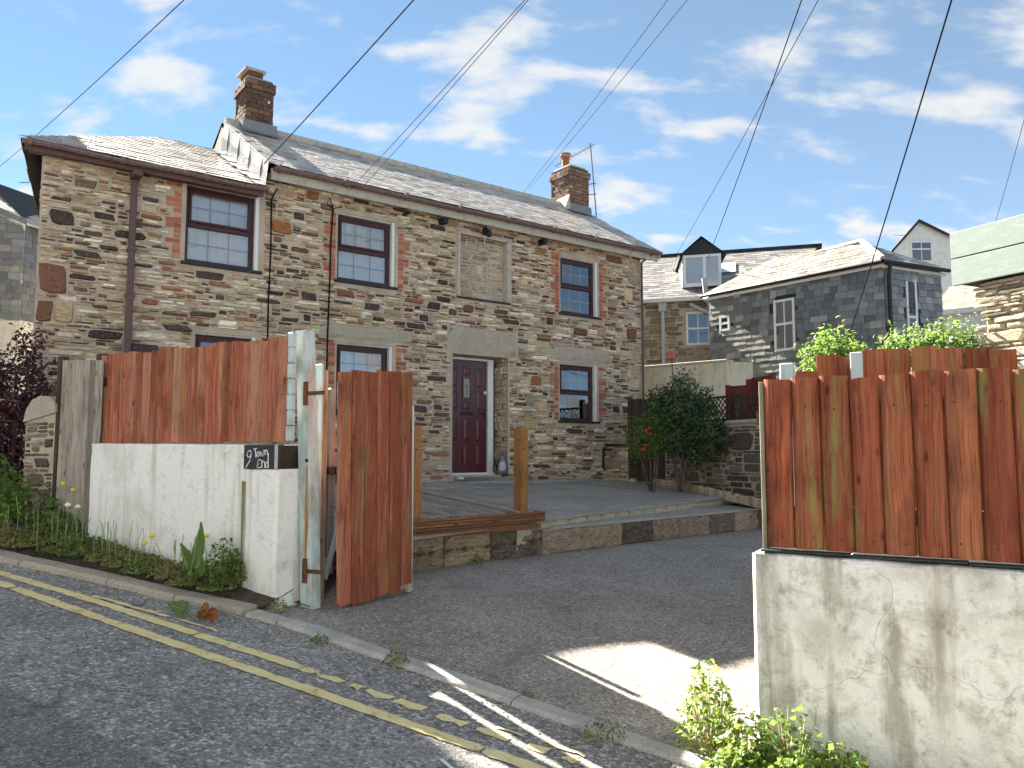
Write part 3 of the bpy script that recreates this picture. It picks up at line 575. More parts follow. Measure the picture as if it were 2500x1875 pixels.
FORCED = [(-6.0, 2.55, .34, .4, BR), (-5.75, 2.6, .45, .42, OR), (-6.02, 2.15, .2, .3, BR), (-5.82, 2.13, .22, .3, TN), (-3.0, 3.72, .34, .2, OR), (-3.12, 3.3, .42, .26, OR), (-2.55, 2.72, .3, .15, DK), (-1.5, 2.7, .3, .13, DK), (-.55, 2.62, .2, .14, DK), (-1.95, 2.86, .34, .14, BR), (-.35, 2.85, .28, .16, DK), (.05, 2.78, .2, .14, BR), (-5.3, 1.9, .45, .12, DK), (-4.85, 1.75, .5, .13, DK), (1.9, 1.7, .3, .2, OR), (2.0, 1.2, .22, .2, TN), (-4.0, 2.86, .45, .12, DK), (.35, 3.0 - .12, .22, .16, BR), (1.3, 2.72, .4, .1, DK), (1.6, 3.5, .2, .12, TN), (-.9, 3.35, .28, .09, DK), (3.75, 3.75, .28, .3, TN), (4.3, 3.6, .25, .3, TN), (4.35, 3.2, .3, .22, (.4, .4, .36)), (3.0, 2.72, .4, .17, BR), (2.2, 2.85, .2, .16, DK), (3.9, 1.25, .25, .16, DK), (4.2, 1.25, .2, .15, DK), (4.4, 2.8, .3, .25, BR), (-5.85, 3.35, .3, .2, DK), (-5.4, 3.45, .3, .1, DK), (-5.1, 3.25, .42, .12, DK), (-4.75, 3.7, .25, .12, DK), (-5.3, 3.05, .25, .08, DK), (-5.65, 3.85, .3, .14, (.2, .13, .09)), (-2.75, 3.95, .2, .14, DK), (2.0, 2.3, .3, .2, TN), (1.75, .9, .3, .2, TN)]
for z in np.arange(-.1, 4.3, .27): FORCED.append((4.48 + rb.uniform(-.03, .0), float(z), rb.uniform(.25, .34), .22, vary((.38, .33, .25), rb)))
rf = random.Random(99)
for _ in range(150):
    x, z = rf.uniform(-6.1, 4.5), rf.uniform(.6, 4.4)
    FORCED.append((x, z, rf.uniform(.12, .34), rf.uniform(.055, .12), vary(rf.choice((DK, DK, DK, BR)), rf, .3)))
rubble(wall, -6.14, 4.64, -.5, 4.48, resv + [(-6.2, -3.36, 4.12, 4.6)], 5, 300, forced=FORCED)
rubble(wall, BLK[0] + .02, BLK[1] - .02, BLK[2] + .01, BLK[3] - .01, [], 6, 12, y=.11, out=(.002, .012), pal=[((.42, .365, .28), 5), ((.34, .29, .215), 4), ((.18, .125, .095), 1.5), ((.5, .455, .375), 2)], forced=((.66, 3.62, .16, .16, (.5, .46, .34)),), fill='panel_stones')
def rubble_rot(parent, px, py, rz, L, z0, z1, seed, n_ind=0):
    e = bpy.data.objects.new('rubble_face', None)
# stones on the skewed end wall and the deep door reveal
def side_rubble(name, P, ex, L, z0, z1, seed):
    t = MB(); rng = random.Random(seed); z = z0; nrm = ex.cross(Vector((0, 0, 1)))
    while z < z1:
        h = rng.uniform(.05, .15); u = 0
        while u < L - .03:
            w = min(rng.uniform(.1, .35), L - u); s = MB(); stone_mesh(s, u + w / 2, z + h / 2, w - .012, h - .01, rng.uniform(.002, .015), rng, (1, 1, 1))
            t.add([P + ex * q[0] + nrm * -q[1] + Vector((0, 0, q[2])) for q in s.v], s.f, vary(pick(PAL, rng), rng)); u += w
        z += h
    t.build(name, 'stone', wall, kind='stuff')
side_rubble('end_wall_stones', Vector((-6.15 + SK * 4.2, 4.2, 0)), Vector((-SK, -1, 0)).normalized(), 4.2, -.6, 4.0, 71)
side_rubble('reveal_stones', Vector((1.2, .01, 0)), Vector((0, 1, 0)), .38, -.02, 2.04, 72)
# blocked-up window border
box('panel_border', 'cement', wall, BLK[0] - .055, BLK[0] + .005, -.03, .02, BLK[2], BLK[3] + .03, .008); box('panel_border', 'cement', wall, BLK[0] + .007, BLK[1] + .06, -.03, .02, BLK[3] - .02, BLK[3] + .035, .008)
box('panel_border', 'cement', wall, BLK[1] - .01, BLK[1] + .06, -.026, .1, BLK[2], BLK[3] - .022, .008); box('panel_sill', 'sign_slate', wall, BLK[0] - .06, BLK[1] + .07, -.03, .06, BLK[2] - .035, BLK[2] - .002, .004)
def window(name, hx, style):
    x0, x1, z0, z1 = hx; w = bpy.data.objects.new('window', None); COL.objects.link(w); w.parent = cot; w.location = (x0, .07, z0)
    W_, H_ = x1 - x0, z1 - z0; fw = W_ - .055; t = .055
    box('reveal_lining', 'white_upvc' if style.get('white', 1) else 'cement', w, fw + .002, W_ - .002, -.062, .1, .0, H_ - .002)
    box('head_lining', 'cement', w, -.0, fw, -.06, .1, H_ - .03, H_ - .002)
    fb = MB(); zt = H_ - .032
    for q in ((0, t, 0, .07, .0, zt), (fw - t, fw, 0, .07, .0, zt), (t, fw - t, .001, .069, 0, t), (t, fw - t, .001, .069, zt - t, zt)): fb.box(*q, ch=.004)
    fb.build('frame', 'brown_upvc', w); zm = zt * .5
    box('transom', 'brown_upvc', w, t, fw - t, -.006, .06, zm - .03, zm + .03, .006)
    for k, (za, zb) in enumerate(((t, zm - .03), (zm + .03, zt - t))):
        s = MB(); sx0, sx1 = t, fw - t; q = .035
        if k == 1:
            s.box(sx0, sx1, -.022, .03, za, za + q, ch=.005).box(sx0, sx1, -.022, .03, zb - q, zb, ch=.005).box(sx0, sx0 + q, -.0215, .03, za + q, zb - q, ch=.004).box(sx1 - q, sx1, -.0215, .03, za + q, zb - q, ch=.004); s.build('sash', 'brown_upvc', w)
        else: q = .0
        yp = .008 if k == 1 else .034; a, c, e, f = sx0 + q, sx1 - q, za + q, zb - q
        MB().add([(a, yp, e), (c, yp, e), (c, yp, f), (a, yp, f)], [(0, 1, 2, 3)]).build('pane', 'glass', w)
        nb = style.get('cols', 3)
        for i in range(1, nb): box('glazing_bar', style.get('bar', 'bar_grey'), w, a + (c - a) * i / nb - .009, a + (c - a) * i / nb + .009, yp + .006, yp + .014, e, f)
        box('glazing_bar', style.get('bar', 'bar_grey'), w, a, c, yp + .0055, yp + .0135, (e + f) / 2 - .009, (e + f) / 2 + .009)
    box('sill', 'sign_slate', w, -.05, W_ + .05, -.115, .05, -.045, -.003, .006)
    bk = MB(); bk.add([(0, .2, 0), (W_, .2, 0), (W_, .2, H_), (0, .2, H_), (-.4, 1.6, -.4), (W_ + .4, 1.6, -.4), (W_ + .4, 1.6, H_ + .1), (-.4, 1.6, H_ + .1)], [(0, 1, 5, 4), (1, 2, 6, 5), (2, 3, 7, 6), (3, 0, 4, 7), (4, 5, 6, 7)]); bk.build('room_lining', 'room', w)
    if style.get('pale_backing'): 
        cb = MB(); n = 26; V = []
        for i in range(n + 1):
            xx = W_ * i / n; yy = .07 + .016 * math.sin(i * 1.9) + .006 * math.sin(i * .7); V += [(xx, yy, 0), (xx, yy, H_)]
        cb.add(V, [(2 * i, 2 * i + 2, 2 * i + 3, 2 * i + 1) for i in range(n)]).build('sky_reflection_sheet', 'pale_backing', w, smooth=True)  # pale folded sheet stands in for hazy sky reflected in the panes
    if style.get('side'):
        V = []
        for i in range(9): V += [(fw - .05 - .016 * i, .1 + .02 * math.sin(i * 2.1), .05), (fw - .05 - .016 * i, .1 + .02 * math.sin(i * 2.1), H_ * .5)]
        MB().add(V, [(2 * i, 2 * i + 2, 2 * i + 3, 2 * i + 1) for i in range(8)]).build('curtain', 'curtain', w, smooth=True)
    return w
window('w1', WIN['w1'], {'cols': 3, 'pale_backing': 1}); window('w1l', WIN['w1l'], {}); window('w2', WIN['w2'], {'pale_backing': 1}); window('w2l', WIN['w2l'], {'pale_backing': 1}); window('ur', WIN['ur'], {'bar': 'bar_grey'}); window('lr', WIN['lr'], {'side': 1})
# front door
door = box('door', 'door_red', cot, .09, .955, .315, .36, .03, 2.0, .003)
dp = [(.175, .33, 1.52, 1.86), (.44, .60, 1.73, 1.89), (.71, .865, 1.52, 1.86), (.175, .33, 1.12, 1.46), (.71, .865, 1.12, 1.46), (.44, .60, 1.12, 1.27), (.175, .33, .58, .97), (.44, .60, .58, .97), (.71, .865, .58, .97), (.175, .33, .13, .51), (.44, .60, .13, .51), (.71, .865, .13, .51)]
for a, c, e, f in dp:
    p = MB(); p.box(a, c, .302, .32, e, f, ch=.006); i = .022
    p.add([(a + i, .3015, e + i), (c - i, .3015, e + i), (c - i, .3015, f - i), (a + i, .3015, f - i), (a + i + .02, .29, e + i + .02), (c - i - .02, .29, e + i + .02), (c - i - .02, .29, f - i - .02), (a + i + .02, .29, f - i - .02)], [(0, 1, 5, 4), (1, 2, 6, 5), (2, 3, 7, 6), (3, 0, 4, 7), (4, 5, 6, 7)])
    p.build('door_panel', 'door_red', door)
box('door_glass', 'glass', door, .45, .59, .308, .314, 1.34, 1.67); box('glass_backing', 'pale_backing', door, .45, .59, .3142, .3148, 1.34, 1.67); part('glass_motif', 'black', door, lambda q: q.tube([(.52 + .022 * math.cos(t * .7), .305, 1.54 + .022 * math.sin(t * .7)) for t in range(10)], .004, 5).tube([(.52, .305, 1.36), (.522, .305, 1.52)], .003, 5))
part('glass_bead', 'door_red', door, lambda q: [q.box(*z) for z in ((.425, .45, .296, .32, 1.315, 1.695), (.59, .615, .296, .32, 1.315, 1.695), (.45, .59, .297, .32, 1.315, 1.34), (.45, .59, .297, .32, 1.67, 1.695))])
box('letter_plate', 'black', door, .40, .66, .303, .316, 1.03, 1.085, .004); part('door_handle', 'black', door, lambda q: q.box(.885, .92, .303, .316, .98, 1.14, ch=.005).tube([(.902, .3, 1.07), (.902, .27, 1.07), (.80, .265, 1.065)], .011, 6)); part('lock', 'white_upvc', door, lambda q: q.tube([(.91, .31, 1.44), (.91, .29, 1.44)], .028, 10))
part('door_frame', 'white_upvc', cot, lambda q: [q.box(*z, ch=.004) for z in ((.958, 1.075, .27, .40, 0.0, 2.04), (.03, .088, .27, .40, 0.0, 2.04), (.088, .958, .272, .40, 2.003, 2.045), (.03, 1.075, .2, .40, -.03, .022))])
box('threshold', 'paving', cot, .04, 1.18, .0, .4, -.12, -.035, .01); box('door_backing', 'room', cot, .03, 1.19, .401, .43, 0, 2.05)
# roofs
EV = 4.56; RZ = 5.95; YR = 2.0
def slope(x0, x1, y0, z0, y1, z1, b):
    b.add([(x0, y0, z0), (x1, y0, z0), (x1, y1, z1), (x0, y1, z1)], [(0, 1, 2, 3)])
rb_ = MB(); slope(-3.35, 4.95, -.26, EV - .02, YR, RZ - .02, rb_); rb_.add([(-3.35, YR, RZ - .02), (4.95, YR, RZ - .02), (4.95, 4.5, EV - .1), (-3.35, 4.5, EV - .1)], [(0, 1, 2, 3)])
roof = rb_.build('main_roof', 'sign_slate', cot)
ROOFP = [((.48, .435, .385), 5), ((.58, .53, .47), 4), ((.36, .325, .3), 3), ((.2, .19, .19), 1), ((.5, .44, .34), 2)]
ey = Vector((0, YR + .26, RZ - EV)).normalized(); LS = math.hypot(YR + .26, RZ - EV)
slates(roof, Vector((-3.37, -.27, EV - .012)), Vector((1, 0, 0)), ey, 8.34, LS, .115, .19, ROOFP, 31, 300, thick=.005, jitter=.004, lift=.002)
ridge = MB(); part('ridge', 'sign_slate', roof, lambda q: None) if False else None
xx = -3.3
while xx < 4.9:
    l = .42; part('ridge_tile', 'cement', roof, lambda q: q.tube([(xx, YR, RZ + .0), (xx + l - .008, YR, RZ + .0)], .085, 8), origin=(xx, YR, RZ)); xx += l
LE = 4.17; LRZ = 5.40
class Hip:
    def __init__(s, L, W_): s.L, s.W = L, W_
    def span(s, v): return (min(1, v / s.W) * 2.1, s.L)
    def __call__(s, u, v): return u > v / s.W * 2.1
lb = MB(); lb.add([(-6.42, -.26, LE), (-3.35, -.26, LE), (-3.35, YR, LRZ), (-4.32, YR, LRZ)], [(0, 1, 2, 3)]); lb.add([(-6.42, -.26, LE), (-4.32, YR, LRZ), (-5.6, 4.5, LE)], [(0, 1, 2)]); lb.add([(-4.32, YR, LRZ), (-3.35, YR, LRZ), (-3.35, 4.5, LE), (-5.6, 4.5, LE)], [(0, 1, 2, 3)])
lroof = lb.build('hipped_roof', 'sign_slate', cot)
ey2 = Vector((0, YR + .26, LRZ - LE)).normalized(); LS2 = math.hypot(YR + .26, LRZ - LE)
LRP = [((.45, .40, .355), 5), ((.52, .465, .41), 4), ((.36, .315, .285), 3), ((.36, .32, .29), 1), ((.6, .52, .38), 1)]
slates(lroof, Vector((-6.44, -.28, LE + .01)), Vector((1, 0, 0)), ey2, 3.1, LS2, .15, .24, LRP, 32, 300, clip=Hip(3.1, LS2), thick=.012, jitter=.006, lift=.002)
dv = Vector((-5.6, 4.5, LE)) - Vector((-6.42, -.26, LE)); e1 = -dv.normalized(); up = Vector((-4.32, YR, LRZ)) - Vector((-6.42, -.26, LE)); e2 = (up - e1 * up.dot(e1)).normalized(); LL = dv.length; pk = (Vector((-4.32, YR, LRZ)) - Vector((-5.6, 4.5, LE))).dot(e1); HH = (up - e1 * up.dot(e1)).length
class Tri:
    def span(s, v): f = min(1, v / HH + .06); return (pk * f, LL - (LL - pk) * f)
    def __call__(s, u, v): a, c = s.span(v); return a < u < c
slates(lroof, Vector((-5.6, 4.5, LE + .01)), e1, e2, LL, HH, .16, .26, LRP, 33, 0, clip=Tri(), thick=.012)
# fascia, gutters, downpipe
part('fascia', 'cement', cot, lambda q: q.box(-3.3, 4.93, -.235, -.2, 4.33, 4.5, ch=.004).box(-3.3, 4.9, -.199, .0, 4.40, 4.43)); part('fascia', 'pipe_brown', cot, lambda q: q.box(-6.36, -3.4, -.235, -.2, 4.05, 4.14, ch=.004).box(-6.3, -3.4, -.199, 0, 4.09, 4.11)); 
part('verge_board', 'cement', cot, lambda q: q.add([(4.9, -.3, 4.36), (4.9, YR, 5.77), (4.9, YR, 5.93), (4.9, -.3, 4.53), (4.93, -.3, 4.36), (4.93, YR, 5.77), (4.93, YR, 5.93), (4.93, -.3, 4.53)], [(0, 1, 2, 3), (7, 6, 5, 4), (0, 4, 5, 1), (3, 2, 6, 7), (0, 3, 7, 4)]))
def gutter(x0, x1, y, z, m, dz=0.0, r=.06):
    q = MB(); n = 8; k = 7; V = []
    for i in range(n + 1):
        xx = x0 + (x1 - x0) * i / n; zz_ = z + dz * i / n + .006 * math.sin(i * 1.7)
        for rr_ in (r, r - .006): V += [(xx, y - rr_ * math.cos(math.pi * j / k), zz_ - rr_ * math.sin(math.pi * j / k)) for j in range(k + 1)]
    w = 2 * (k + 1)
    for i in range(n):
        for j in range(k):
            q.f.append((i * w + j, (i + 1) * w + j, (i + 1) * w + j + 1, i * w + j + 1)); q.f.append((i * w + k + 1 + j, i * w + k + 2 + j, (i + 1) * w + k + 2 + j, (i + 1) * w + k + 1 + j))
        q.f.append((i * w, i * w + k + 1, (i + 1) * w + k + 1, (i + 1) * w))
    q.f += [tuple(range(0, k + 1)), tuple(n * w + j for j in range(k, -1, -1))]
    q.v += V; q.c += [(1, 1, 1)] * len(V); g = q.build('gutter', m, cot)
    xx = x0 + .05
    while xx < x1:
        part('gutter_joint', m, g, lambda s: s.tube([(xx, y, z - .01 + dz * (xx - x0) / (x1 - x0)), (xx + .045, y, z - .01 + dz * (xx - x0) / (x1 - x0))], r * 1.12, 9)); xx += 1.05
    return g
gutter(-3.28, 4.93, -.31, 4.50, 'gutter'); gutter(-6.40, -3.36, -.30, 4.15, 'gutter', -.0, .05); 
part('downpipe', 'pipe_brown', cot, lambda q: q.box(-5.13, -5.05, -.11, -.05, .2, 3.98, ch=.01).box(-5.15, -5.03, -.3, -.05, 3.98, 4.06, ch=.01).box(-5.145, -5.035, -.115, -.02, 3.0, 3.05, ch=.006).box(-5.145, -5.035, -.115, -.02, 2.4, 2.44, ch=.006))
part('downpipe', 'pipe_brown', cot, lambda q: q.tube([(4.62, -.06, 4.3), (4.62, -.06, -.1)], .022, 8).tube([(4.62, -.06, 4.3), (4.72, -.3, 4.46)], .022, 8))
# lead between the two roofs
for k in range(8):
    f0, f1 = k / 8, (k + 1.12) / 8; ya, yb = -.30 + 2.1 * f0, -.30 + 2.1 * f1; zl = lambda y: LE + (y + .26) * (LRZ - LE) / (YR + .26) + .045 + .012 * (k % 2); zu = lambda y: EV + (y + .26) * (RZ - EV) / (YR + .26) + .03 - .008 * (k % 2); w_ = .19 + R.uniform(-.03, .03)
    V = []
    for y in (ya, (ya + yb) / 2, yb): V += [(-3.37 - w_, y - .02, zl(y)), (-3.40, y, zl(y) + .012), (-3.385 - .008 * (k % 2), y, (zl(y) + zu(y)) / 2), (-3.36, y, zu(y)), (-3.27, y, zu(y) + .012)]
    MB().add(V, [(i * 5 + j, i * 5 + j + 1, (i + 1) * 5 + j + 1, (i + 1) * 5 + j) for i in range(2) for j in range(4)]).build('lead_flashing', 'lead', cot)
BRP = [((.125, .068, .048), 5), ((.09, .052, .04), 4), ((.18, .095, .055), 2), ((.065, .045, .038), 3)]
def chimney(x0, x1, y0, y1, z0, z1, seed, pal, bl=.215, bh=.07, corbel=2, lead=True):
    rg = random.Random(seed); ch = box('chimney', 'dark_mortar', cot, x0 + .012, x1 - .012, y0 + .012, y1 - .012, z0, z1 - .01); nrow = int((z1 - z0) / bh); k = 0
    for r in range(nrow):
        z = z0 + r * bh; g = .028 if r >= nrow - corbel else 0; xa, xb, ya, yb = x0 - g, x1 + g, y0 - g, y1 + g
        for face in range(4):
            L = (xb - xa) if face % 2 == 0 else (yb - ya); u = -(bl / 2 if (r + face) % 2 else 0)
            while u < L - .02:
                a, c = max(0, u), min(L, u + bl * rg.uniform(.85, 1.1)); u = c if u >= 0 else bl / 2
                if c - a < .03: continue
                o = rg.uniform(0, .008); d = .03 + g; zz0, zz1 = z + .004, z + bh - .004; col = vary(pick(pal, rg), rg, .25); q = MB()
                if face == 0: q.box(xa + a + .004, xa + c - .004, ya - o, ya + d, zz0, zz1, col, .004)
                elif face == 2: q.box(xa + a + .004, xa + c - .004, yb - d, yb + o, zz0, zz1, col, .004)
                elif face == 1: q.box(xb - d, xb + o, ya + a + .034, ya + c + .026, zz0, zz1, col, .004) if c < L - .05 else None
                else: q.box(xa - o, xa + d, ya + a + .034, ya + c + .026, zz0, zz1, col, .004) if c < L - .05 else None
                if q.v: q.build('brick', 'brick', ch, origin=(xa, ya, z))
    return ch
c1 = chimney(-3.04, -2.57, 1.72, 2.3, 5.30, 6.74, 81, BRP, .2, .082)
part('cap_slab', 'granite', c1, lambda q: q.box(-3.04, -2.58, 1.74, 2.28, 6.71, 6.76, ch=.015)); part('chimney_cap', 'brick_dark', c1, lambda q: q.box(-3.0, -2.74, 1.8, 2.2, 6.762, 6.88, (1, 1, 1), .01)); part('cap_slab', 'granite', c1, lambda q: q.box(-3.06, -2.69, 1.76, 2.24, 6.882, 6.93, ch=.012))
part('apron_flashing', 'lead', c1, lambda q: q.add([(-3.14, 1.54, 5.70), (-2.46, 1.54, 5.70), (-2.50, 1.69, 5.8), (-3.1, 1.69, 5.8), (-2.51, 1.70, 5.97), (-3.09, 1.70, 5.97)], [(0, 1, 2, 3), (3, 2, 4, 5)]).add([(-2.53, 1.70, 5.97), (-2.515, 1.70, 5.74), (-2.515, 2.1, 5.96), (-2.515, 2.1, 6.1)], [(0, 1, 2, 3)]).add([(-3.085, 1.7, 5.97), (-3.085, 2.3, 6.05), (-3.085, 2.3, 5.4), (-3.085, 1.7, 5.5)], [(0, 1, 2, 3)]))
part('vent_disc', 'white_upvc', c1, lambda q: q.tube([(-2.66, 1.72, 6.36), (-2.66, 1.70, 6.36)], .02, 8))
c2 = chimney(4.2, 4.78, 1.68, 2.34, 5.45, 6.80, 82, [((.20, .12, .08), 4), ((.15, .095, .07), 4), ((.28, .17, .11), 3), ((.34, .26, .2), 1)], .2, .075)
part('apron_flashing', 'lead', c2, lambda q: q.add([(4.12, 1.5, 5.68), (4.86, 1.5, 5.68), (4.82, 1.64, 5.76), (4.16, 1.64, 5.76), (4.81, 1.65, 5.92), (4.17, 1.65, 5.92)], [(0, 1, 2, 3), (3, 2, 4, 5)])); part('cement_fillet', 'cement', c2, lambda q: q.add([(4.02, 1.66, 5.74), (4.02, 2.1, 5.97), (4.175, 2.1, 6.1), (4.175, 1.66, 6.12), (4.175, 1.63, 5.78)], [(0, 4, 3), (0, 3, 2, 1)]))
part('flaunching', 'cement', c2, lambda q: q.box(4.24, 4.74, 1.72, 2.3, 6.79, 6.85, ch=.02)); part('chimney_pot', 'terracotta', c2, lambda q: q.lathe([(.10, 0), (.11, .02), (.09, .05), (.085, .2), (.105, .22), (.105, .25), (.08, .26)], (4.36, 2.0, 6.85), 12)); part('pot_cowl', 'granite', c2, lambda q: q.lathe([(.06, 0), (.14, .02), (.14, .035), (.07, .045), (.07, .06), (.13, .065), (.13, .08), (.02, .1)], (4.36, 2.0, 7.1), 12))
part('roof_vent', 'cement', roof, lambda q: q.lathe([(.06, 0), (.06, .26), (.075, .27), (.075, .31)], (4.9, 2.9, 5.35), 10))
# cables clipped to the front, lamp under the eaves, waste pipe
part('wall_cable', 'cable', cot, lambda q: q.tube([(-3.21, -.26, 4.2), (-3.21, -.03, 4.1), (-3.2, -.035, 3.3), (-3.215, -.03, 2.6), (-3.2, -.035, .6)], .012, 6)); part('wall_cable', 'cable', cot, lambda q: q.tube([(-2.1, -.06, 4.2), (-2.24, -.05, 4.13), (-2.26, -.035, 3.6), (-2.26, -.03, 3.05), (-2.28, -.035, 2.2), (-2.28, -.03, .5)], .013, 6).tube([(-2.24, -.05, 4.13), (-2.34, -.05, 4.2), (-2.3, -.05, 4.3), (-2.24, -.05, 4.14)], .008, 5))
part('eaves_lamp', 'black', cot, lambda q: q.box(.62, .70, -.08, -.0, 4.22, 4.34, ch=.01).tube([(.66, -.05, 4.3), (.66, -.16, 4.27)], .02, 6).lathe([(.02, .06), (.05, .02), (.05, -.05), (.02, -.07)], (.66, -.16, 4.22), 10)); part('lamp_cable', 'white_upvc', cot, lambda q: q.tube([(.66, -.03, 4.2), (.655, -.03, 4.05)], .008, 5))
part('waste_pipe', 'black', cot, lambda q: q.tube([(4.64, -.05, .52), (3.55, -.05, .52), (3.5, -.05, .46), (3.48, -.05, .1), (3.52, -.06, .04)], .026, 8)); part('wire_bracket', 'black', cot, lambda q: q.box(-1.0, -.96, -.2, -.0, 4.25, 4.29).box(-.3, -.2, -.18, 0, 4.24, 4.33).box(1.9, 1.98, -.18, 0, 4.24, 4.33))
step = MB(); sq = [HO + HU * a + HN * c for a, c in ((-1.6, .36), (4.4, .34), (4.4, .01), (-1.6, .01))]
sst = thing('slate_step', 'low grey slate slab step running along the foot of the cottage wall', 'step', tuple(HO + Vector((0, 0, -.3))), HROT)
u0 = -1.7
while u0 < 2.6:
    du = rs.uniform(.7, 1.2); dn = .36 + rs.uniform(-.03, .06); zt_ = .19 - .004 * u0; box('slab', 'paving', sst, u0 + .005, u0 + du - .005, -dn, -.005, -.1, zt_ - .0, .012, own=True); u0 += du

# ------------------------------------------------------------------ roadside walls, fences, gates
def lumpy(name, m, parent, x0, x1, y0, y1, zb, zt, seed, dx=.06, amp=.008, rnd=.018):
    """rendered wall: lumpy front, rounded top edge, ends and back; zb/zt are functions of x (local)"""
    nx = max(3, int((x1 - x0) / dx)); nz = 16; V = []; w = nx + 1; off = Vector((seed * 3.1, 0, seed))
    prof = [(0, k / nz) for k in range(nz)] + [(0, 1.0)]
    for j in range(nz + 4):
        for i in range(nx + 1):
            x = x0 + (x1 - x0) * i / nx; b_, t_ = zb(x), zt(x); e = min(1, min(x - x0, x1 - x) / .02)
            if j <= nz:
                z = b_ + (t_ - rnd - b_) * j / nz; d = amp * (mnoise.noise(Vector((x, 0, z)) * 2.3 + off) + .5 * mnoise.noise(Vector((x, 0, z)) * 7 + off)); y = y0 - d + (1 - e) * rnd * .6
            elif j == nz + 1: z = t_ - rnd * .3; y = y0 + rnd * .3
            elif j == nz + 2: z = t_; y = y0 + rnd
            else: z = t_; y = y1
            if j > nz: z += .006 * mnoise.noise(Vector((x * 5, 3, 0)) + off)
            V.append((x, y, z))
    Fc = [(j * w + i, j * w + i + 1, (j + 1) * w + i + 1, (j + 1) * w + i) for j in range(nz + 3) for i in range(nx)]
    n = len(V); V += [(x0, y1, zb(x0)), (x1, y1, zb(x1))]; J = nz + 3
    Fc += [(n, 0, w * (nz // 2), w * nz, w * (nz + 1), w * (nz + 2), w * J)[::-1]]
    Fc += [(n + 1, nx, w * (nz // 2) + nx, w * nz + nx, w * (nz + 1) + nx, w * (nz + 2) + nx, w * J + nx), (n, n + 1, w * J + nx, w * J)[::-1]]
    return MB().add(V, Fc).build(name, m, parent)
def rthing(name, label, cat, x, y, group=None):
    return thing(name, label, cat, tuple(RW(x, y, RH(x))), RROT, group)
GW = 'rough rendered white garden wall'
rw = rthing('rendered_wall', 'stained white rendered wall with a slate house sign on its pier, below red fence', 'wall', -5.5, 4.33); zo = RH(-5.5)
lumpy('wall_face', 'render_clean', rw, -1.12, .785, 0, .22, lambda x: RH(x - 5.5) - zo - .1, lambda x: 1.785 - zo - .01 * x, 1); lumpy('pier', 'render_clean', rw, .775, 1.14, -.012, .33, lambda x: RH(x - 5.5) - zo - .1, lambda x: 1.592 - zo, 2, .04)
# algae streaks running from the joint of wall and pier
def stain(parent, m, x, z0, z1, w, y):
    V = []; rg = random.Random(int(x * 1000)); n = 12
    for i in range(n + 1):
        f = i / n; ww = w * (1 - .65 * f) * rg.uniform(.8, 1.15); V += [(x - ww / 2, y, z0 + (z1 - z0) * f), (x + ww / 2, y, z0 + (z1 - z0) * f)]
    MB().add(V, [(2 * i, 2 * i + 1, 2 * i + 3, 2 * i + 2) for i in range(n)]).build('algae_streak', m, parent)
B['algae'] = paint((.20, .16, .06), (.38, .34, .24), .8, .95, (1, 1, .4), .15); B['rust_stain'] = paint((.34, .15, .04), (.42, .36, .25), .6, .9, (1, 1, .3), .15)
stain(rw, 'algae', .795, 1.50 - zo, .66 - zo, .035, -.0255)
sg = rthing('address_sign', 'small dark slate sign hand-painted 9 Town End on white wall pier', 'sign', -4.56, 4.33); so = RH(-4.56)
part('plaque', 'sign_slate', sg, lambda q: q.box(-.165, .155, -.012, .012, 1.594 - so, 1.772 - so, ch=.003)); part('plaque_edge', 'pipe_grey', sg, lambda q: q.box(.1552, .165, -.012, .012, 1.594 - so, 1.772 - so)); part('backing_block', 'dark_wood', sg, lambda q: q.box(-.16, .17, .013, .2, 1.594 - so, 1.768 - so, ch=.006).box(.02, .19, .201, .3, 1.594 - so, 1.775 - so, ch=.006))
def el(cx, cy, rx, ry, a0=0, a1=360): return [(cx + rx * math.cos(math.radians(a)), cy + ry * math.sin(math.radians(a))) for a in range(a0, a1 + 1, 30)]
STR = [[(522, 410), (490, 375), (450, 400), (432, 460), (458, 502), (500, 488), (522, 430), (518, 480), (490, 565), (420, 675)], [(563, 357), (632, 345)], [(598, 355), (617, 502)], el(657, 445, 24, 42), [(702, 395), (713, 482), (737, 415), (757, 482), (778, 372)], [(792, 372), (803, 462)], [(799, 415), (818, 368), (842, 376), (853, 462)], [(728, 547), (682, 540), (645, 600), (692, 611), (645, 642), (652, 687), (722, 674)], [(737, 555), (747, 682)], [(742, 605), (775, 560), (800, 590), (806, 684)], el(842, 630, 27, 48), [(868, 425), (866, 560), (876, 684)]]
lt = MB()
for st in STR: lt.tube([(-.165 + .32 * (x - 362) / 628, -.0125, 1.594 - so + .178 * (700 - y) / 420) for x, y in st], .0042, 5)
lt.build('lettering', 'chalk', sg)
rg = random.Random(4)
fe = rthing('board_fence', 'weathered red-stained close-board fence standing on the white wall with the house sign', 'fence', -5.5, 4.43); zo = RH(-5.5)
n = 23; W_ = 2.25 / n
for i in range(n):
    x = -1.15 + i * W_; board(fe, 'red_wood', x, W_ + .012, 1.795 - zo + rg.uniform(-.004, .004), 2.585 - zo + .0 * i + .012 * math.sin(i * .9), .0, .024, rg, topj=.01, taper=.2)
part('rail', 'dark_wood', fe, lambda q: q.box(-1.14, 1.1, .004, .06, 1.9 - zo, 1.98 - zo)); part('rail', 'dark_wood', fe, lambda q: q.box(-1.14, 1.1, .004, .06, 2.38 - zo, 2.46 - zo)); part('post', 'dark_wood', fe, lambda q: q.box(-1.21, -1.152, -.03, .07, 1.79 - zo, 2.6 - zo, ch=.006))
for k in range(7): part('edge_batten', 'pale_blue', fe, lambda q: q.box(1.106 + .004 * (k % 2), 1.155, -.02, .03, 1.80 - zo + k * .118, 1.80 - zo + k * .118 + .112, ch=.006))
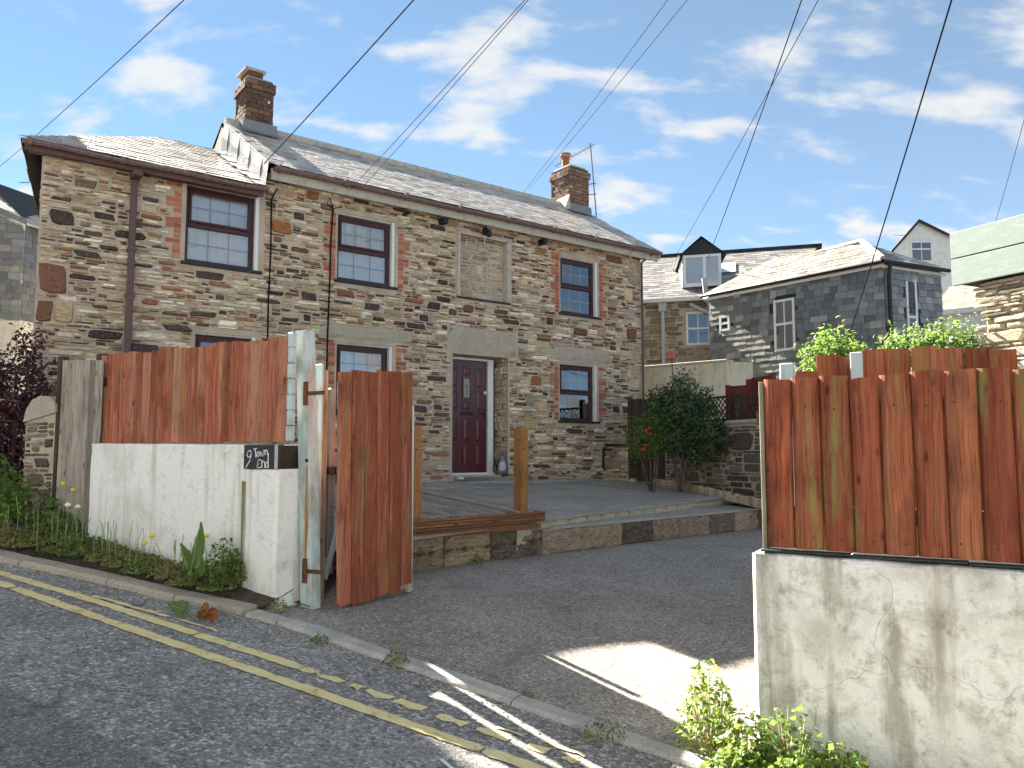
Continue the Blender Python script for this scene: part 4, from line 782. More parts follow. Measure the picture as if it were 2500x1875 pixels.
gp = rthing('plank_panel', 'tall bare grey vertical plank panel between stone pier and red fence', 'fence', -6.86, 4.38); zo = RH(-6.85)
for i in range(7): board(gp, 'grey_wood', -.29 + i * .083, .085, .90 - zo, 2.56 - zo - .004 * i, 0, .018, rg, topj=.006)
part('post', 'dark_wood', gp, lambda q: q.box(-.345, -.292, -.03, .05, .9 - zo, 2.6 - zo, ch=.005)); part('rail', 'dark_wood', gp, lambda q: q.box(-.29, .29, .004, .06, 1.3 - zo, 1.38 - zo)); part('rail', 'dark_wood', gp, lambda q: q.box(-.29, .29, .004, .06, 2.3 - zo, 2.38 - zo))
sp = rthing('stone_pier', 'squat lichened stone pier with rounded top beside grey plank panel', 'pier', -7.42, 4.35); zo = RH(-7.42)
dome = [(-.23, -.4), (.23, -.4), (.23, 1.12), (.2, 1.17), (.1, 1.21), (0, 1.215), (-.12, 1.18), (-.2, 1.1), (-.23, 1.03)]
core = part('core', 'mortar', sp, lambda q: q.prism(dome, 0, .4)); PIERP = [((.16, .13, .11), 5), ((.24, .2, .17), 4), ((.09, .07, .065), 3), ((.36, .33, .28), 2), ((.55, .53, .48), 1)]
rubble(core, -.23, .23, -.15, 1.0, [], 14, 60, pal=PIERP, cell=(.05, .035)); part('cap', 'granite', sp, lambda q: q.prism([(-.25, 1.0), (.25, 1.08), (.25, 1.15), (.2, 1.2), (.1, 1.235), (0, 1.24), (-.12, 1.205), (-.21, 1.12)], -.02, .42))
# gate posts and gates at the drive
po = rthing('gate_post', 'leaning pale blue painted gatepost with rust streak beside the white pier', 'post', -4.28, 4.52); zo = RH(-4.28)
V = []
for z, sh in ((.52, .03), (1.2, .0), (2.0, -.045), (2.65, -.09)): V += [(sh - .058, 0, z - zo), (sh + .058, 0, z - zo), (sh + .058, .09, z - zo), (sh - .058, .09, z - zo)]
MB().add(V, [(i * 4 + k, i * 4 + (k + 1) % 4, (i + 1) * 4 + (k + 1) % 4, (i + 1) * 4 + k) for i in range(3) for k in range(4)] + [(12, 13, 14, 15)]).build('post_body', 'pale_blue', po)
part('rust_streak', 'rust_stain', po, lambda q: q.add([(.0, -.002, 1.62 - zo), (.012, -.002, 1.62 - zo), (.03, -.002, 1.25 - zo), (.018, -.002, .75 - zo), (.004, -.002, .8 - zo), (-.006, -.002, 1.25 - zo)], [(0, 5, 4, 3, 2, 1)])); part('bolt', 'black', po, lambda q: q.tube([(.004, .01, 1.655 - zo), (.004, -.008, 1.655 - zo)], .014, 8))
for z in (2.16, .84): part('hinge', 'rust', po, lambda q: q.box(-.01 - .03 * (z > 1), .03 - .03 * (z > 1), -.014, .004, z - .09 - zo, z + .09 - zo, ch=.003).box(.0, .17, -.012, .003, z - .015 - zo, z + .015 - zo, ch=.003).tube([(.03 - .03 * (z > 1), -.02, z - .05 - zo), (.03 - .03 * (z > 1), -.02, z + .05 - zo)], .012, 6))
gb = Vector((-1.30, 6.04, .565)); gd = Vector((.56, .83, 0)).normalized(); grot = math.atan2(gd.y, gd.x)
ga = thing('driveway_gate', 'shabby open gate of six red-stained boards on pale blue frame beside the white pier', 'gate', tuple(gb), grot)
Mt = Matrix.Rotation(math.radians(-3.0), 4, 'Y') @ Matrix.Rotation(math.radians(2.0), 4, 'X')
for i in range(6): board(ga, 'red_wood', .0 + i * .137, .146, .0 + rg.uniform(-.015, .01) + (.03 if i == 5 else 0), 1.76 + .004 * i, .0 - .002 * (i % 2), .02, rg, M=Mt, topj=.006)
inv = Matrix.Rotation(-grot, 4, 'Z')
def gl(px, py, d): return inv @ (at(px, py, d) - gb)
s = gl(776, 1466, 6.26)
part('hinge_stile', 'pale_blue', ga, lambda q: q.box(s.x - .045, s.x - .022, s.y - .04, s.y + .05, -.02, 1.84, ch=.004)); part('timber_stile', 'raw_wood', ga, lambda q: q.box(s.x - .021, s.x + .045, s.y - .025, s.y + .05, .0, 1.8, ch=.006))
part('inner_stile', 'lead', ga, lambda q: q.box(s.x + .09, s.x + .15, s.y + .0, s.y + .06, .2, 1.66, ch=.004)); part('top_rail', 'grey_wood', ga, lambda q: q.box(s.x + .046, .80, .03, .09, 1.58, 1.68, ch=.006)); part('middle_rail', 'pale_blue', ga, lambda q: q.box(s.x + .16, .86, .03, .08, .9, .98, ch=.005)); part('bottom_rail', 'raw_wood', ga, lambda q: q.box(s.x + .05, .86, .025, .085, .03, .17, ch=.008))
part('brace', 'pale_blue', ga, lambda q: q.box(-.02, .02, .0, .05, 0, .55, M=Matrix.Translation((s.x + .06, s.y - .02, .17)) @ Matrix.Rotation(math.radians(18), 4, 'Y'), ch=.004)); part('latch', 'black', ga, lambda q: q.box(s.x + .05, s.x + .2, s.y - .05, s.y - .0, .98, 1.04, ch=.005).box(s.x + .11, s.x + .14, s.y - .06, s.y - .05, .92, 1.03))
part('closing_stile', 'pale_blue', ga, lambda q: q.box(.83, .875, .02, .075, .18, 1.55, ch=.005)); part('stile_foot', 'raw_wood', ga, lambda q: q.box(.81, .88, .02, .09, .0, .178, ch=.006))
def nails(parent, pts, r=.004):
    q = MB()
    for x, y, z in pts: q.tube([(x, y, z), (x, y - .003, z)], r, 6)
    q.build('nail_heads', 'black', parent, kind='stuff')
nails(fe, [(-1.15 + (i + .45) * 2.25 / 23 + rg.uniform(-.012, .012), -.0215, z - RH(-5.5) + rg.uniform(-.012, .012)) for i in range(23) for z in (1.93, 2.42)])
nails(ga, [tuple(Mt @ Vector((.05 + i * .137 + rg.uniform(-.02, .04), -.0205, z + rg.uniform(-.015, .015)))) for i in range(6) for z in (.12, .93, 1.62)])
RGL = 'right'
wr = rthing('rendered_wall', 'mottled grey-white rendered wall below the wide red-brown board fence', 'wall', 0, 4.36)
lumpy('wall_face', 'render', wr, -.96, 3.4, 0, .26, lambda x: RH(x) - .15, lambda x: 1.185 - .012 * (x + .96), 5, .07, .012, .025); part('end_face', 'render', wr, lambda q: q.add([(-.962, .015, .0), (-.962, .015, 1.15), (-1.03, .26, 1.15), (-1.03, .26, .0), (-.93, .02, 1.172), (-.95, .26, 1.178)], [(0, 3, 2, 1), (1, 2, 5, 4)]))
xx = -.93
while xx < 3.3:
    l = rg.uniform(.35, .6); box('coping_strip', 'sign_slate', wr, xx, xx + l - .006, .004, .2, 1.192 - .012 * (xx + .96), 1.204 - .012 * (xx + .96), .003, own=True); xx += l
fr = rthing('board_fence', 'wide red-brown close-board fence with green algae on the grey-white wall', 'fence', 0, 4.42)
for i in range(29): board(fr, 'red_wood_big', -.90 + i * .142 + .0, .1405, 1.215 - .012 * (i * .142), 2.10 + .006 * math.sin(i * 1.3), .0, .045, rg, topj=.008, camber=True)
nails(fr, [(-.90 + (i + .5) * .142 + rg.uniform(-.03, .03), -.0465, z + rg.uniform(-.012, .012)) for i in range(29) for z in (1.27, 1.94)], .005)
part('end_batten', 'raw_wood', fr, lambda q: q.box(-.925, -.902, -.02, .04, 1.2, 2.09, ch=.003)); part('rail', 'dark_wood', fr, lambda q: q.box(-.9, 3.3, .004, .07, 1.35, 1.43)); part('rail', 'dark_wood', fr, lambda q: q.box(-.9, 3.3, .004, .07, 1.9, 1.98)); part('latch_plate', 'rust', fr, lambda q: q.box(-.945, -.926, .0, .03, 1.86, 1.93))
g2 = rthing('driveway_gate', 'second red-brown board gate folded open behind the wide fence, only tops showing', 'gate', -.2, 4.9); zo = RH(-.2)
for i in range(9): board(g2, 'red_wood_big', -.62 + i * .124, .126, .5 - zo, 2.235 - zo + (0, .035, .02, .05, .045, .05, .04, .03, .01)[i] - .05 * (i == 0), .0, .02, rg, topj=.004, lean=rg.uniform(-.004, .004))
part('frame_stile', 'pale_blue', g2, lambda q: q.box(-.70, -.625, -.03, .05,   .4 - zo, 2.235 - zo, ch=.005)); part('frame_stile', 'pale_blue', g2, lambda q: q.box(-.31, -.245, -.055, -.024, 1.0 - zo, 2.275 - zo, ch=.004)); part('frame_rail', 'raw_wood', g2, lambda q: q.box(-.6, .5, .004, .06, 2.05 - zo, 2.15 - zo)); part('frame_rail', 'raw_wood', g2, lambda q: q.box(-.6, .5, .004, .06, .8 - zo, .9 - zo))

# ------------------------------------------------------------------ retaining wall, deck
rrot = math.atan2(RD.y, RD.x); rt = thing('retaining_wall', 'low dark lichened block retaining wall between drive and patio', 'wall', (RL0.x, RL0.y, .55), rrot)
core = box('core', 'soil', rt, -1.3, 9.5, .03, .3, -.2, .33); RTP = [((.12, .098, .08), 5), ((.19, .155, .12), 4), ((.27, .225, .17), 2)]
def blocks(parent, x0, x1, z0, z1, lo, hi, seed, y=0.0, m='stone', out=.03, pal=RTP):
    rg2 = random.Random(seed); x = x0
    while x < x1:
        l = min(rg2.uniform(lo, hi), x1 - x)
        if l < .12: break
        o = rough_block('block', m, parent, x + .008, x + l - .008, z0 + .006, z1 - .006, out + rg2.uniform(-.012, .012), rg2.randint(0, 9999), y, max(5, int(l / .04)), 8, .02); cc = vary(pick(pal, rg2), rg2, .2)
        a = np.ones((len(o.data.vertices), 4), np.float32); a[:, :3] = cc; o.data.color_attributes['Col'].data.foreach_set('color', a.ravel()); x += l
blocks(core, -1.3, 1.75, .02, .2, .35, .75, 1, .03); blocks(core, -1.3, 1.75, .2, .385, .3, .65, 2, .035); blocks(core, 1.75, 9.4, .02, .335, .55, 1.0, 3, .03)
box('upper_core', 'soil', rt, -1.3, 1.75, .05, .28, .331, .38)
erot = math.atan2(PD.y, PD.x); eo = PA - Vector((-PD.y, PD.x, 0)) * .0
pe = thing('patio_edge', 'narrow rough stone edge of the patio above the slate step', 'wall', (eo.x, eo.y, .6), erot); ec = MB()
def ez(x): p = PA + PD * x; return patio_z(p.x, p.y) - .6
ec.add([(-.2, .02, -.1), (9, .02, -.1), (9, .02, ez(9) - .03), (-.2, .02, ez(-.2) - .03), (-.2, .3, ez(-.2) - .03), (9, .3, ez(9) - .03)], [(0, 1, 2, 3), (3, 2, 5, 4)]); eco = ec.build('core', 'mortar', pe)
for k in range(26):
    a = -.2 + k * .34; l = .34; z1_ = ez(a + .17); rough_block('stone', 'granite', eco, a + .006, a + l - .006, z1_ - .17, z1_ + .004, .03, 300 + k, .02, 5, 3, .01); box('coping', 'paving', eco, a + .004, a + l - .004, -.005, .3, z1_ - .002, z1_ + .022, .006)
st2 = thing('slate_tread', 'long bluish slate tread on top of the retaining wall blocks', 'step', (RL0.x, RL0.y, .55), rrot); inv2 = Matrix.Rotation(-rrot, 4, 'Z')
tx = 1.9
for k in range(9):
    l = (1.1, .8, 1.2, .7, 1, .9, .8, 1, 1)[k]; pts = []
    for xq in (tx + .006, tx + l - .006):
        P0 = RL0 + RD * xq; t_ = (P0 - PA).cross(PD).z / RN.cross(PD).z if abs(RN.cross(PD).z) > 1e-6 else 0; pts.append((xq, max(.12, abs(t_) - .0)))
    (xa, da), (xb, db) = pts; b = MB(); V = [(xa, .0, .345), (xb, .0, .345), (xb, db, .35), (xa, da, .35)]; b.add([(p[0], p[1], p[2] - .03) for p in V] + V, [(4, 5, 6, 7), (0, 1, 5, 4), (1, 2, 6, 5), (3, 0, 4, 7)]).build('slab', 'paving', st2, origin=(xa, 0, .345)); tx += l
dk = thing('timber_deck', 'small weathered timber deck with two orange-brown newel posts in front of the cottage', 'deck', (RL0.x, RL0.y, .55), rrot)
inv3 = Matrix.Rotation(-rrot, 4, 'Z')
def dl(p): return inv3 @ (Vector((p[0], p[1], 0)) - Vector((RL0.x, RL0.y, 0)))
DP = [dl(p) for p in ((-1.95, 6.78), (.235, 8.86), (.13, 9.35), (-1.37, 12.3), (-3.9, 10.9))]
def dz(x, y): return .535 + .028 * y
bdir = (DP[3] - DP[1]); bdir.z = 0; bdir.normalize(); bn = Vector((-bdir.y, bdir.x, 0)); c0 = DP[1]
rd = random.Random(6)
for k in range(-6, 40):
    a, c = k * .125 + .006, k * .125 + .119; q = [c0 + bn * a - bdir * 8, c0 + bn * a + bdir * 8, c0 + bn * c + bdir * 8, c0 + bn * c - bdir * 8]
    for i in range(5):
        e = DP[(i + 1) % 5] - DP[i]; q = clip_half(q, DP[i], Vector((-e.y, e.x, 0)).normalized())
        if len(q) < 3: break
    if len(q) < 3: continue
    cz = sum(q, Vector()) / len(q); ang = math.atan2(bdir.y, bdir.x); Ri = Matrix.Rotation(-ang, 4, 'Z')
    # board length along local z for the grain: build lying, long axis = local z
    loc = Vector((cz.x, cz.y, dz(cz.x, cz.y))); Rb = Matrix(((0, 0, 1), (1, 0, 0), (0, 1, 0))).to_4x4()   # local(x,y,z)->(along=z)
    ob_m = Matrix.Translation(loc) @ Matrix.Rotation(ang, 4, 'Z') @ Rb; iv = ob_m.inverted(); n = len(q)
    V = [iv @ Vector((p.x, p.y, dz(p.x, p.y))) for p in q] + [iv @ Vector((p.x, p.y, dz(p.x, p.y) - .028)) for p in q]
    o = MB().add(V, [tuple(range(n)), tuple(range(2 * n - 1, n - 1, -1))] + [(i, (i + 1) % n, n + (i + 1) % n, n + i)[::-1] for i in range(n)]).build('deck_board', 'deck_wood', dk); o.matrix_local = ob_m
def beam(name, m, parent, x0, x1, y0, y1, z0, z1, ch=.004):   # horizontal timber whose grain runs along it
    o = MB().box(y0 - (y0 + y1) / 2, y1 - (y0 + y1) / 2, z0 - (z0 + z1) / 2, z1 - (z0 + z1) / 2, -(x1 - x0) / 2, (x1 - x0) / 2, ch=ch).build(name, m, parent); o.matrix_local = Matrix.Translation(((x0 + x1) / 2, (y0 + y1) / 2, (z0 + z1) / 2)) @ Matrix(((0, 0, 1), (1, 0, 0), (0, 1, 0))).to_4x4(); return o
for k in range(4): beam('fascia_board', 'fascia_wood', dk, -1.35, 1.70 - .004 * k, -.09 + .003 * (k % 2), -.055, .535 - .029 * (k + 1), .535 - .029 * k - .003)
beam('fascia_board', 'fascia_wood', dk, -1.35, 1.6, -.045, -.01, .345, .412); beam('end_board', 'fascia_wood', dk, 1.66, 1.71, -.053, .42, .45, .53)
for px, hh in (((.12, 8.82), .92), ((-.93, 7.77), .9)):
    l = dl(px); b = MB(); h = .055; z0 = .3; zt_ = .535 + hh
    prof = [(h, z0), (h, zt_ - .16), (h - .006, zt_ - .155), (h - .006, zt_ - .148), (h, zt_ - .143), (h, zt_ - .03), (h - .022, zt_)]; V = []
    for r_, z in prof: V += [(l.x - r_, l.y - r_ + .03, z), (l.x + r_, l.y - r_ + .03, z), (l.x + r_, l.y + r_ + .03, z), (l.x - r_, l.y + r_ + .03, z)]
    b.add(V, [(i * 4 + k, i * 4 + (k + 1) % 4, (i + 1) * 4 + (k + 1) % 4, (i + 1) * 4 + k) for i in range(len(prof) - 1) for k in range(4)] + [tuple(range(len(V) - 4, len(V)))]); nw = b.build('newel_post', 'post_wood', dk, origin=(l.x, l.y, z0)); part('rail_socket', 'black', nw, lambda q: q.tube([(-.02, -.026, zt_ - .24 - z0), (-.02, -.032, zt_ - .24 - z0)], .01, 8))

# ------------------------------------------------------------------ background: garden walls and neighbouring houses
def base_frame(A, Bp):
    d = Bp - A; d.z = 0; L = d.length; d.normalize(); return d, L, math.atan2(d.y, d.x)
class Poly:
    def __init__(s, pts): s.p = pts
    def span(s, v):
        xs = []
        for (x0, y0), (x1, y1) in zip(s.p, s.p[1:] + s.p[:1]):
            if (y0 - v) * (y1 - v) <= 0 and y0 != y1: xs.append(x0 + (x1 - x0) * (v - y0) / (y1 - y0))
        return (min(xs), max(xs)) if len(xs) > 1 else (1e9, -1e9)
    def __call__(s, u, v): a, c = s.span(v); return a - .1 < u < c + .1
class Holes:
    def __init__(s, hs): s.h = hs
    def __call__(s, u, v): return not any(a < u < c and e < v < f for a, c, e, f in s.h)
def roof_face(parent, pts, exp_, width, pal, seed, n_ind, name='roof_slope', th=.007):
    """slated roof face: pts[0]->pts[1] is the eave, the rest follow round; coordinates local to the thing"""
    o = MB().add([tuple(p) for p in pts], [tuple(range(len(pts)))]).build(name, 'sign_slate', parent); ex = (pts[1] - pts[0]).normalized(); nn = ex.cross(pts[2] - pts[0]).normalized(); ey_ = nn.cross(ex)
    q = [((p - pts[0]).dot(ex), (p - pts[0]).dot(ey_)) for p in pts]; mnx = min(x for x, _ in q); q = [(x - mnx, y) for x, y in q]
    slates(o, pts[0] + ex * mnx + nn * .004, ex, ey_, max(x for x, _ in q), max(y for _, y in q), exp_, width, pal, seed, n_ind, clip=Poly(q), thick=th, lift=.003, jitter=.005); return o
def slate_wall(parent, P0, ex, L, H, exp_, width, pal, seed, n_ind, hs=()):
    slates(parent, P0, ex, Vector((0, 0, 1)), L, H, exp_, width, pal, seed, n_ind, clip=Holes(list(hs)), thick=.008, near_eave=False)
def white_window(parent, P, ex, w, h, m='white_upvc', cols=2, split=.5, curtain=True, depth=.05):
    """window at P (bottom left), along ex, facing out = ex x z"""
    rot = math.atan2(ex.y, ex.x); e = bpy.data.objects.new('window', None); COL.objects.link(e); e.parent = parent; e.location = P; e.rotation_euler = (0, 0, rot); t = .05; d = -depth
    part('frame', m, e, lambda q: [q.box(*z) for z in ((0, t, d, .03, 0, h), (w - t, w, d, .03, 0, h), (t, w - t, d + .001, .03, 0, t), (t, w - t, d + .001, .03, h - t, h), (t, w - t, d + .002, .03, h * split - .025, h * split + .025))])
    for a, c in ((t, h * split - .025), (h * split + .025, h - t)):
        MB().add([(t, d + .02, a), (w - t, d + .02, a), (w - t, d + .02, c), (t, d + .02, c)], [(0, 1, 2, 3)]).build('pane', 'glass', e)
        for i in range(1, cols): box('glazing_bar', m, e, t + (w - 2 * t) * i / cols - .012, t + (w - 2 * t) * i / cols + .012, d + .012, d + .019, a, c)
    MB().add([(.01, d + .027, .01), (w - .01, d + .027, .01), (w - .01, d + .027, h - .01), (.01, d + .027, h - .01)], [(0, 1, 2, 3)]).build('curtain' if curtain else 'dark_room', 'curtain' if curtain else 'room', e)
    return e
Z = Vector((0, 0, 1))
# dark garden gate at the cottage corner
A = at(1543, 1170, 15.75); Bq = at(1650, 1170, 15.1); d, L, rz = base_frame(A, Bq); A.z = 1.16
dg = thing('garden_gate', 'dark brown ledged garden gate at the far corner of the cottage behind the camellia', 'gate', tuple(A), rz)
for i in range(7): board(dg, 'dark_wood', .02 + i * .118, .12, .02, 1.62 + rg.uniform(-.01, .01), 0, .018, rg)
part('post', 'dark_wood', dg, lambda q: q.box(-.06, .015, -.04, .05, 0, 1.68, ch=.006)); part('ledge', 'dark_wood', dg, lambda q: q.box(.02, .85, -.05, -.022, .8, .9, ch=.004)); part('post', 'dark_wood', dg, lambda q: q.box(.86, .95, -.04, .05, 0, 1.7, ch=.006))
A = at(1625, 1180, 15.2); Bq = at(2010, 1200, 11.6); d, L, rz = base_frame(A, Bq); A.z = 1.0
gwz = thing('garden_wall', 'dark rubble garden wall with pale coping beneath the trellis', 'wall', tuple(A), rz); DRKP = [((.12, .105, .09), 5), ((.17, .15, .125), 4), ((.08, .07, .06), 3), ((.25, .225, .19), 2)]
core = box('core', 'mortar', gwz, 0, L, 0, .4, -.3, 1.2); rubble(core, 0.02, L - .02, -.05, 1.17, [], 44, 120, pal=DRKP, cell=(.07, .05)); part('coping', 'cement', gwz, lambda q: q.box(-.02, L, -.04, .44, 1.2, 1.27, ch=.02))
tr = thing('trellis_fence', 'brown diamond trellis fence along the top of the dark garden wall', 'trellis', tuple(A + Z * 1.27), rz)
part('frame_rail', 'dark_wood', tr, lambda q: q.box(0, L, .1, .14, 0.0, .04)); part('frame_rail', 'dark_wood', tr, lambda q: q.box(0, L, .1, .14, .40, .44))
for i in range(5): part('post', 'dark_wood', tr, lambda q: q.box(i * L / 4.02 - .035, i * L / 4.02 + .035, .08, .16, -.9 if i in (2, 3) else -.0, .50, ch=.005))
for i in range(int(L / .11) + 4):
    for sg_ in (-1, 1):
        xa = i * .11 - .2; xb = xa + .36
        if xa < 0 or xb > L: continue
        y0_ = .112 if sg_ > 0 else .124; q = MB(); za, zb_ = (.04, .40) if sg_ > 0 else (.40, .04)
        q.add([(xa - .012, y0_, za), (xa + .012, y0_, za), (xb + .012, y0_, zb_), (xb - .012, y0_, zb_), (xa - .012, y0_ + .01, za), (xa + .012, y0_ + .01, za), (xb + .012, y0_ + .01, zb_), (xb - .012, y0_ + .01, zb_)], [(0, 1, 2, 3), (7, 6, 5, 4), (0, 4, 5, 1), (1, 5, 6, 2), (2, 6, 7, 3), (3, 7, 4, 0)]).build('lath', 'dark_wood', tr)
A = at(1560, 895, 17.6); Bq = at(1772, 876, 16.25); d, L, rz = base_frame(A, Bq); zt_ = (A.z + Bq.z) / 2; A.z = 1.1; hh = zt_ - 1.1
cw = thing('cream_wall', 'streaked cream rendered garden wall between the cottage end and the slate-hung house', 'wall', tuple(A), rz)
lumpy('wall_face', 'cream', cw, 0, L, 0, .25, lambda x: -.3, lambda x: hh - .05, 9, .1, .008); part('capping', 'cement', cw, lambda q: q.box(-.02, L + .03, -.03, .28, hh - .05, hh + .0, ch=.01)); part('return_face', 'cream', cw, lambda q: q.add([(L + .002, .0, -.3), (L + .35, .5, -.3), (L + .35, .5, hh - .052), (L + .002, .0, hh - .052)], [(0, 1, 2, 3)]).add([(L + .002, .0, hh - .05), (L + .35, .5, hh - .05), (L + .1, .6, hh - .05), (L - .2, .2, hh - .05)], [(0, 1, 2, 3)]))
A = at(1783, 960, 14.3); Bq = at(1880, 960, 13.7); d, L, rz = base_frame(A, Bq); A.z = 1.2
rgt = thing('side_gate', 'dark red boarded garden gate behind the trellis beside the cream wall', 'gate', tuple(A), rz)
for i in range(7): board(rgt, 'gate_red', i * L / 7, L / 7 + .008, 0, 1.72 + (.0, .0, .0, .1, .12, .13, .14)[i], 0, .018, rg)
part('post', 'gate_red', rgt, lambda q: q.box(-.08, -.005, -.04, .05, 0, 1.74, ch=.005)); part('post', 'gate_red', rgt, lambda q: q.box(L + .02, L + .1, -.04, .05, 0, 1.9, ch=.005))
# slate-hung extension
SHP = [((.21, .215, .205), 5), ((.16, .165, .16), 4), ((.29, .285, .265), 3), ((.115, .12, .12), 2), ((.36, .345, .3), 1)]; SRP = [((.25, .22, .19), 5), ((.30, .27, .235), 4), ((.18, .165, .15), 3), ((.33, .27, .19), 1)]
Cn = at(2157, 641, 15.0); dL = -HN; dR = Vector((.902, .432, 0)).normalized(); zb = 1.0; H_ = Cn.z - zb
sh = thing('slate_hung_house', 'grey slate-hung house with hipped roof and one white sash window behind the cream wall', 'house', (Cn.x, Cn.y, zb)); LL_ = 4.15; LR_ = 1.62
body = MB(); P = [Vector((0, 0, 0)), dR * LR_, dR * LR_ + dL * 4.2, dL * LL_]
for i in range(4): a, c = P[i], P[(i + 1) % 4]; body.add([a, c, c + Z * H_, a + Z * H_], [(0, 1, 2, 3)])
body = body.build('wall', 'sign_slate', sh)
slate_wall(body, dL * LL_ + Z * 1.9, -dL, LL_, H_ - 1.9, .135, .2, SHP, 91, 300, [(LL_ - 2.44, LL_ - 1.92, H_ - 1.49 - 1.9, H_ - .36 - 1.9), (LL_ - 3.86, LL_ - 3.58, H_ - .87 - 1.9, H_ - .5 - 1.9)]); slate_wall(body, Z * 1.9, dR, LR_, H_ - 1.9, .135, .2, SHP, 92, 0, [(.58, .9, H_ - 1.75 - 1.9, H_ - .25 - 1.9)])
white_window(sh, dL * 2.43 + Z * (H_ - 1.47), -dL, .5, 1.1, cols=2, split=.52, depth=.03); white_window(sh, dL * 3.86 + Z * (H_ - .86), -dL, .28, .35, cols=1, depth=.03, curtain=False); white_window(sh, dR * .58 + Z * (H_ - 1.74), dR, .3, 1.48, cols=1, depth=.02)
o_ = Vector((Cn.x, Cn.y, zb)); p1 = at(2104, 593, 16.0) - o_; p2 = at(1898, 647, 17.9) - o_; p1.z = p2.z = max(p1.z, p2.z); oh = .14; eN = -dR * oh - dL * oh * .6 + Z * (H_ + .02); eL = dL * (LL_ + .1) - dR * oh + Z * (H_ + .02); eR = dR * (LR_ + oh) - dL * oh * .6 + Z * (H_ + .02); eB = dR * (LR_ + oh) + dL * 4.3 + Z * (H_ + .02)
roof_face(sh, [eL, eN, p1, p2], .14, .2, SRP, 93, 200); roof_face(sh, [eN, eR, p1], .14, .2, SHP, 94, 60); MB().add([eR, eB, p2, p1], [(0, 1, 2, 3)]).build('roof_slope', 'sign_slate', sh)
part('hip_flashing', 'cement', sh, lambda q: q.tube([eN + Z * .03, p1 + Z * .03], .06, 6)); part('ridge', 'cement', sh, lambda q: q.tube([p1 + Z * .03, p2 + Z * .03], .06, 6))
part('fascia', 'white_upvc', sh, lambda q: q.tube([eL - Z * .07 + dR * .08, eN - Z * .07 + dR * .08 + dL * .05], .045, 4)); part('gutter', 'black', sh, lambda q: q.tube([eL - Z * .02 - dR * .02, eN - Z * .02 - dR * .02], .04, 6)); part('gutter', 'black', sh, lambda q: q.tube([eN - Z * .02, eR - Z * .02], .04, 6)); part('fascia', 'white_upvc', sh, lambda q: q.tube([eN - Z * .09 + dL * .08 + dR * .1, eR - Z * .09 + dL * .08], .035, 4)); part('downpipe', 'black', sh, lambda q: q.tube([eN + dR * .2 - Z * .05, dR * .07 - dL * .05 + Z * (H_ - .3), dR * .07 - dL * .05], .035, 6))
# stone house with dormer behind
A = at(1535, 726, 19.6); Bq = at(1752, 738, 19.0); d, L, rz = base_frame(A, Bq); ze = (A.z + Bq.z) / 2; zb = 1.0; A.z = zb; H_ = ze - zb
bh = thing('stone_house', 'brown stone house with a white-framed roof dormer behind the cottage', 'house', tuple(A), rz); BHP = [((.25, .19, .14), 5), ((.33, .27, .2), 4), ((.18, .13, .10), 3), ((.4, .35, .28), 1)]
bw = part('wall', 'mortar', bh, lambda q: q.box(-2, L + .4, 0, 5.5, 0, H_)); inv4 = Matrix.Rotation(-rz, 4, 'Z'); lc = lambda p: inv4 @ (p - A)
w0 = lc(plane(1676, 844, A, Vector((d.y, -d.x, 0)))); w1 = lc(plane(1733, 760, A, Vector((d.y, -d.x, 0))))
rubble(bw, -.3, L + .3, 1.2, H_ - .05, [(w0.x - .03, w1.x + .03, w0.z - .05, w1.z + .05)], 45, 180, pal=BHP, cell=(.085, .06)); white_window(bh, Vector((w0.x, -.0, w0.z)), Vector((1, 0, 0)), w1.x - w0.x, w1.z - w0.z, cols=2, curtain=False, depth=.05)
RZ_ = at(1570, 632, 22.3).z - zb; E0, E1 = Vector((-2, -.2, H_)), Vector((L + .45, -.2, H_)); R1, R0 = Vector((L + .45 + 2.2, 2.8, RZ_)), Vector((-2, 2.8, RZ_))
BRR = [((.30, .275, .25), 5), ((.24, .22, .21), 4), ((.15, .155, .165), 3), ((.36, .34, .3), 2)]
roof_face(bh, [E0, E1, R1, R0], .16, .26, BRR, 95, 200); MB().add([R0, R1, Vector((L + 2.6, 5.8, H_)), Vector((-2, 5.8, H_))], [(0, 1, 2, 3)]).build('roof_slope', 'sign_slate', bh); part('ridge', 'sign_slate', bh, lambda q: q.tube([R0 + Z * .03, R1 + Z * .03], .06, 6))
part('gutter', 'white_upvc', bh, lambda q: q.tube([E0 - Z * .04, E1 - Z * .04], .05, 6)); 
gx = lc(plane(1619, 800, A, Vector((d.y, -d.x, 0)))).x; gx2 = lc(plane(1738, 800, A, Vector((d.y, -d.x, 0)))).x
part('downpipe', 'pipe_grey', bh, lambda q: q.tube([(gx, -.06, H_ - .1), (gx, -.06, .3)], .05, 8).box(gx - .1, gx + .1, -.16, -.01, H_ - .3, H_ - .08, ch=.02)); part('downpipe', 'pipe_grey', bh, lambda q: q.tube([(gx2 - .15, -.2, H_ + .45), (gx2 - .12, -.15, H_ + .1), (gx2, -.08, H_ - .35), (gx2, -.07, .3)], .06, 8).tube([(gx2 - .5, -.12, H_ - .15), (gx2, -.1, H_ - .42)], .05, 8))
f0, f1, f2 = lc(at(1669, 703, 19.5)), lc(at(1762, 703, 19.2)), lc(at(1715, 583, 19.35)); et = lc(at(1669, 626, 19.5)).z; bk_ = Vector((.0, 2.6, 0)); dn = MB()
F0, F1 = Vector((f0.x, f0.y, f0.z)), Vector((f1.x, f0.y, f0.z)); T0, T1 = Vector((f0.x, f0.y, et)), Vector((f1.x, f0.y, et)); AP = Vector(((f0.x + f1.x) / 2, f0.y, f2.z))
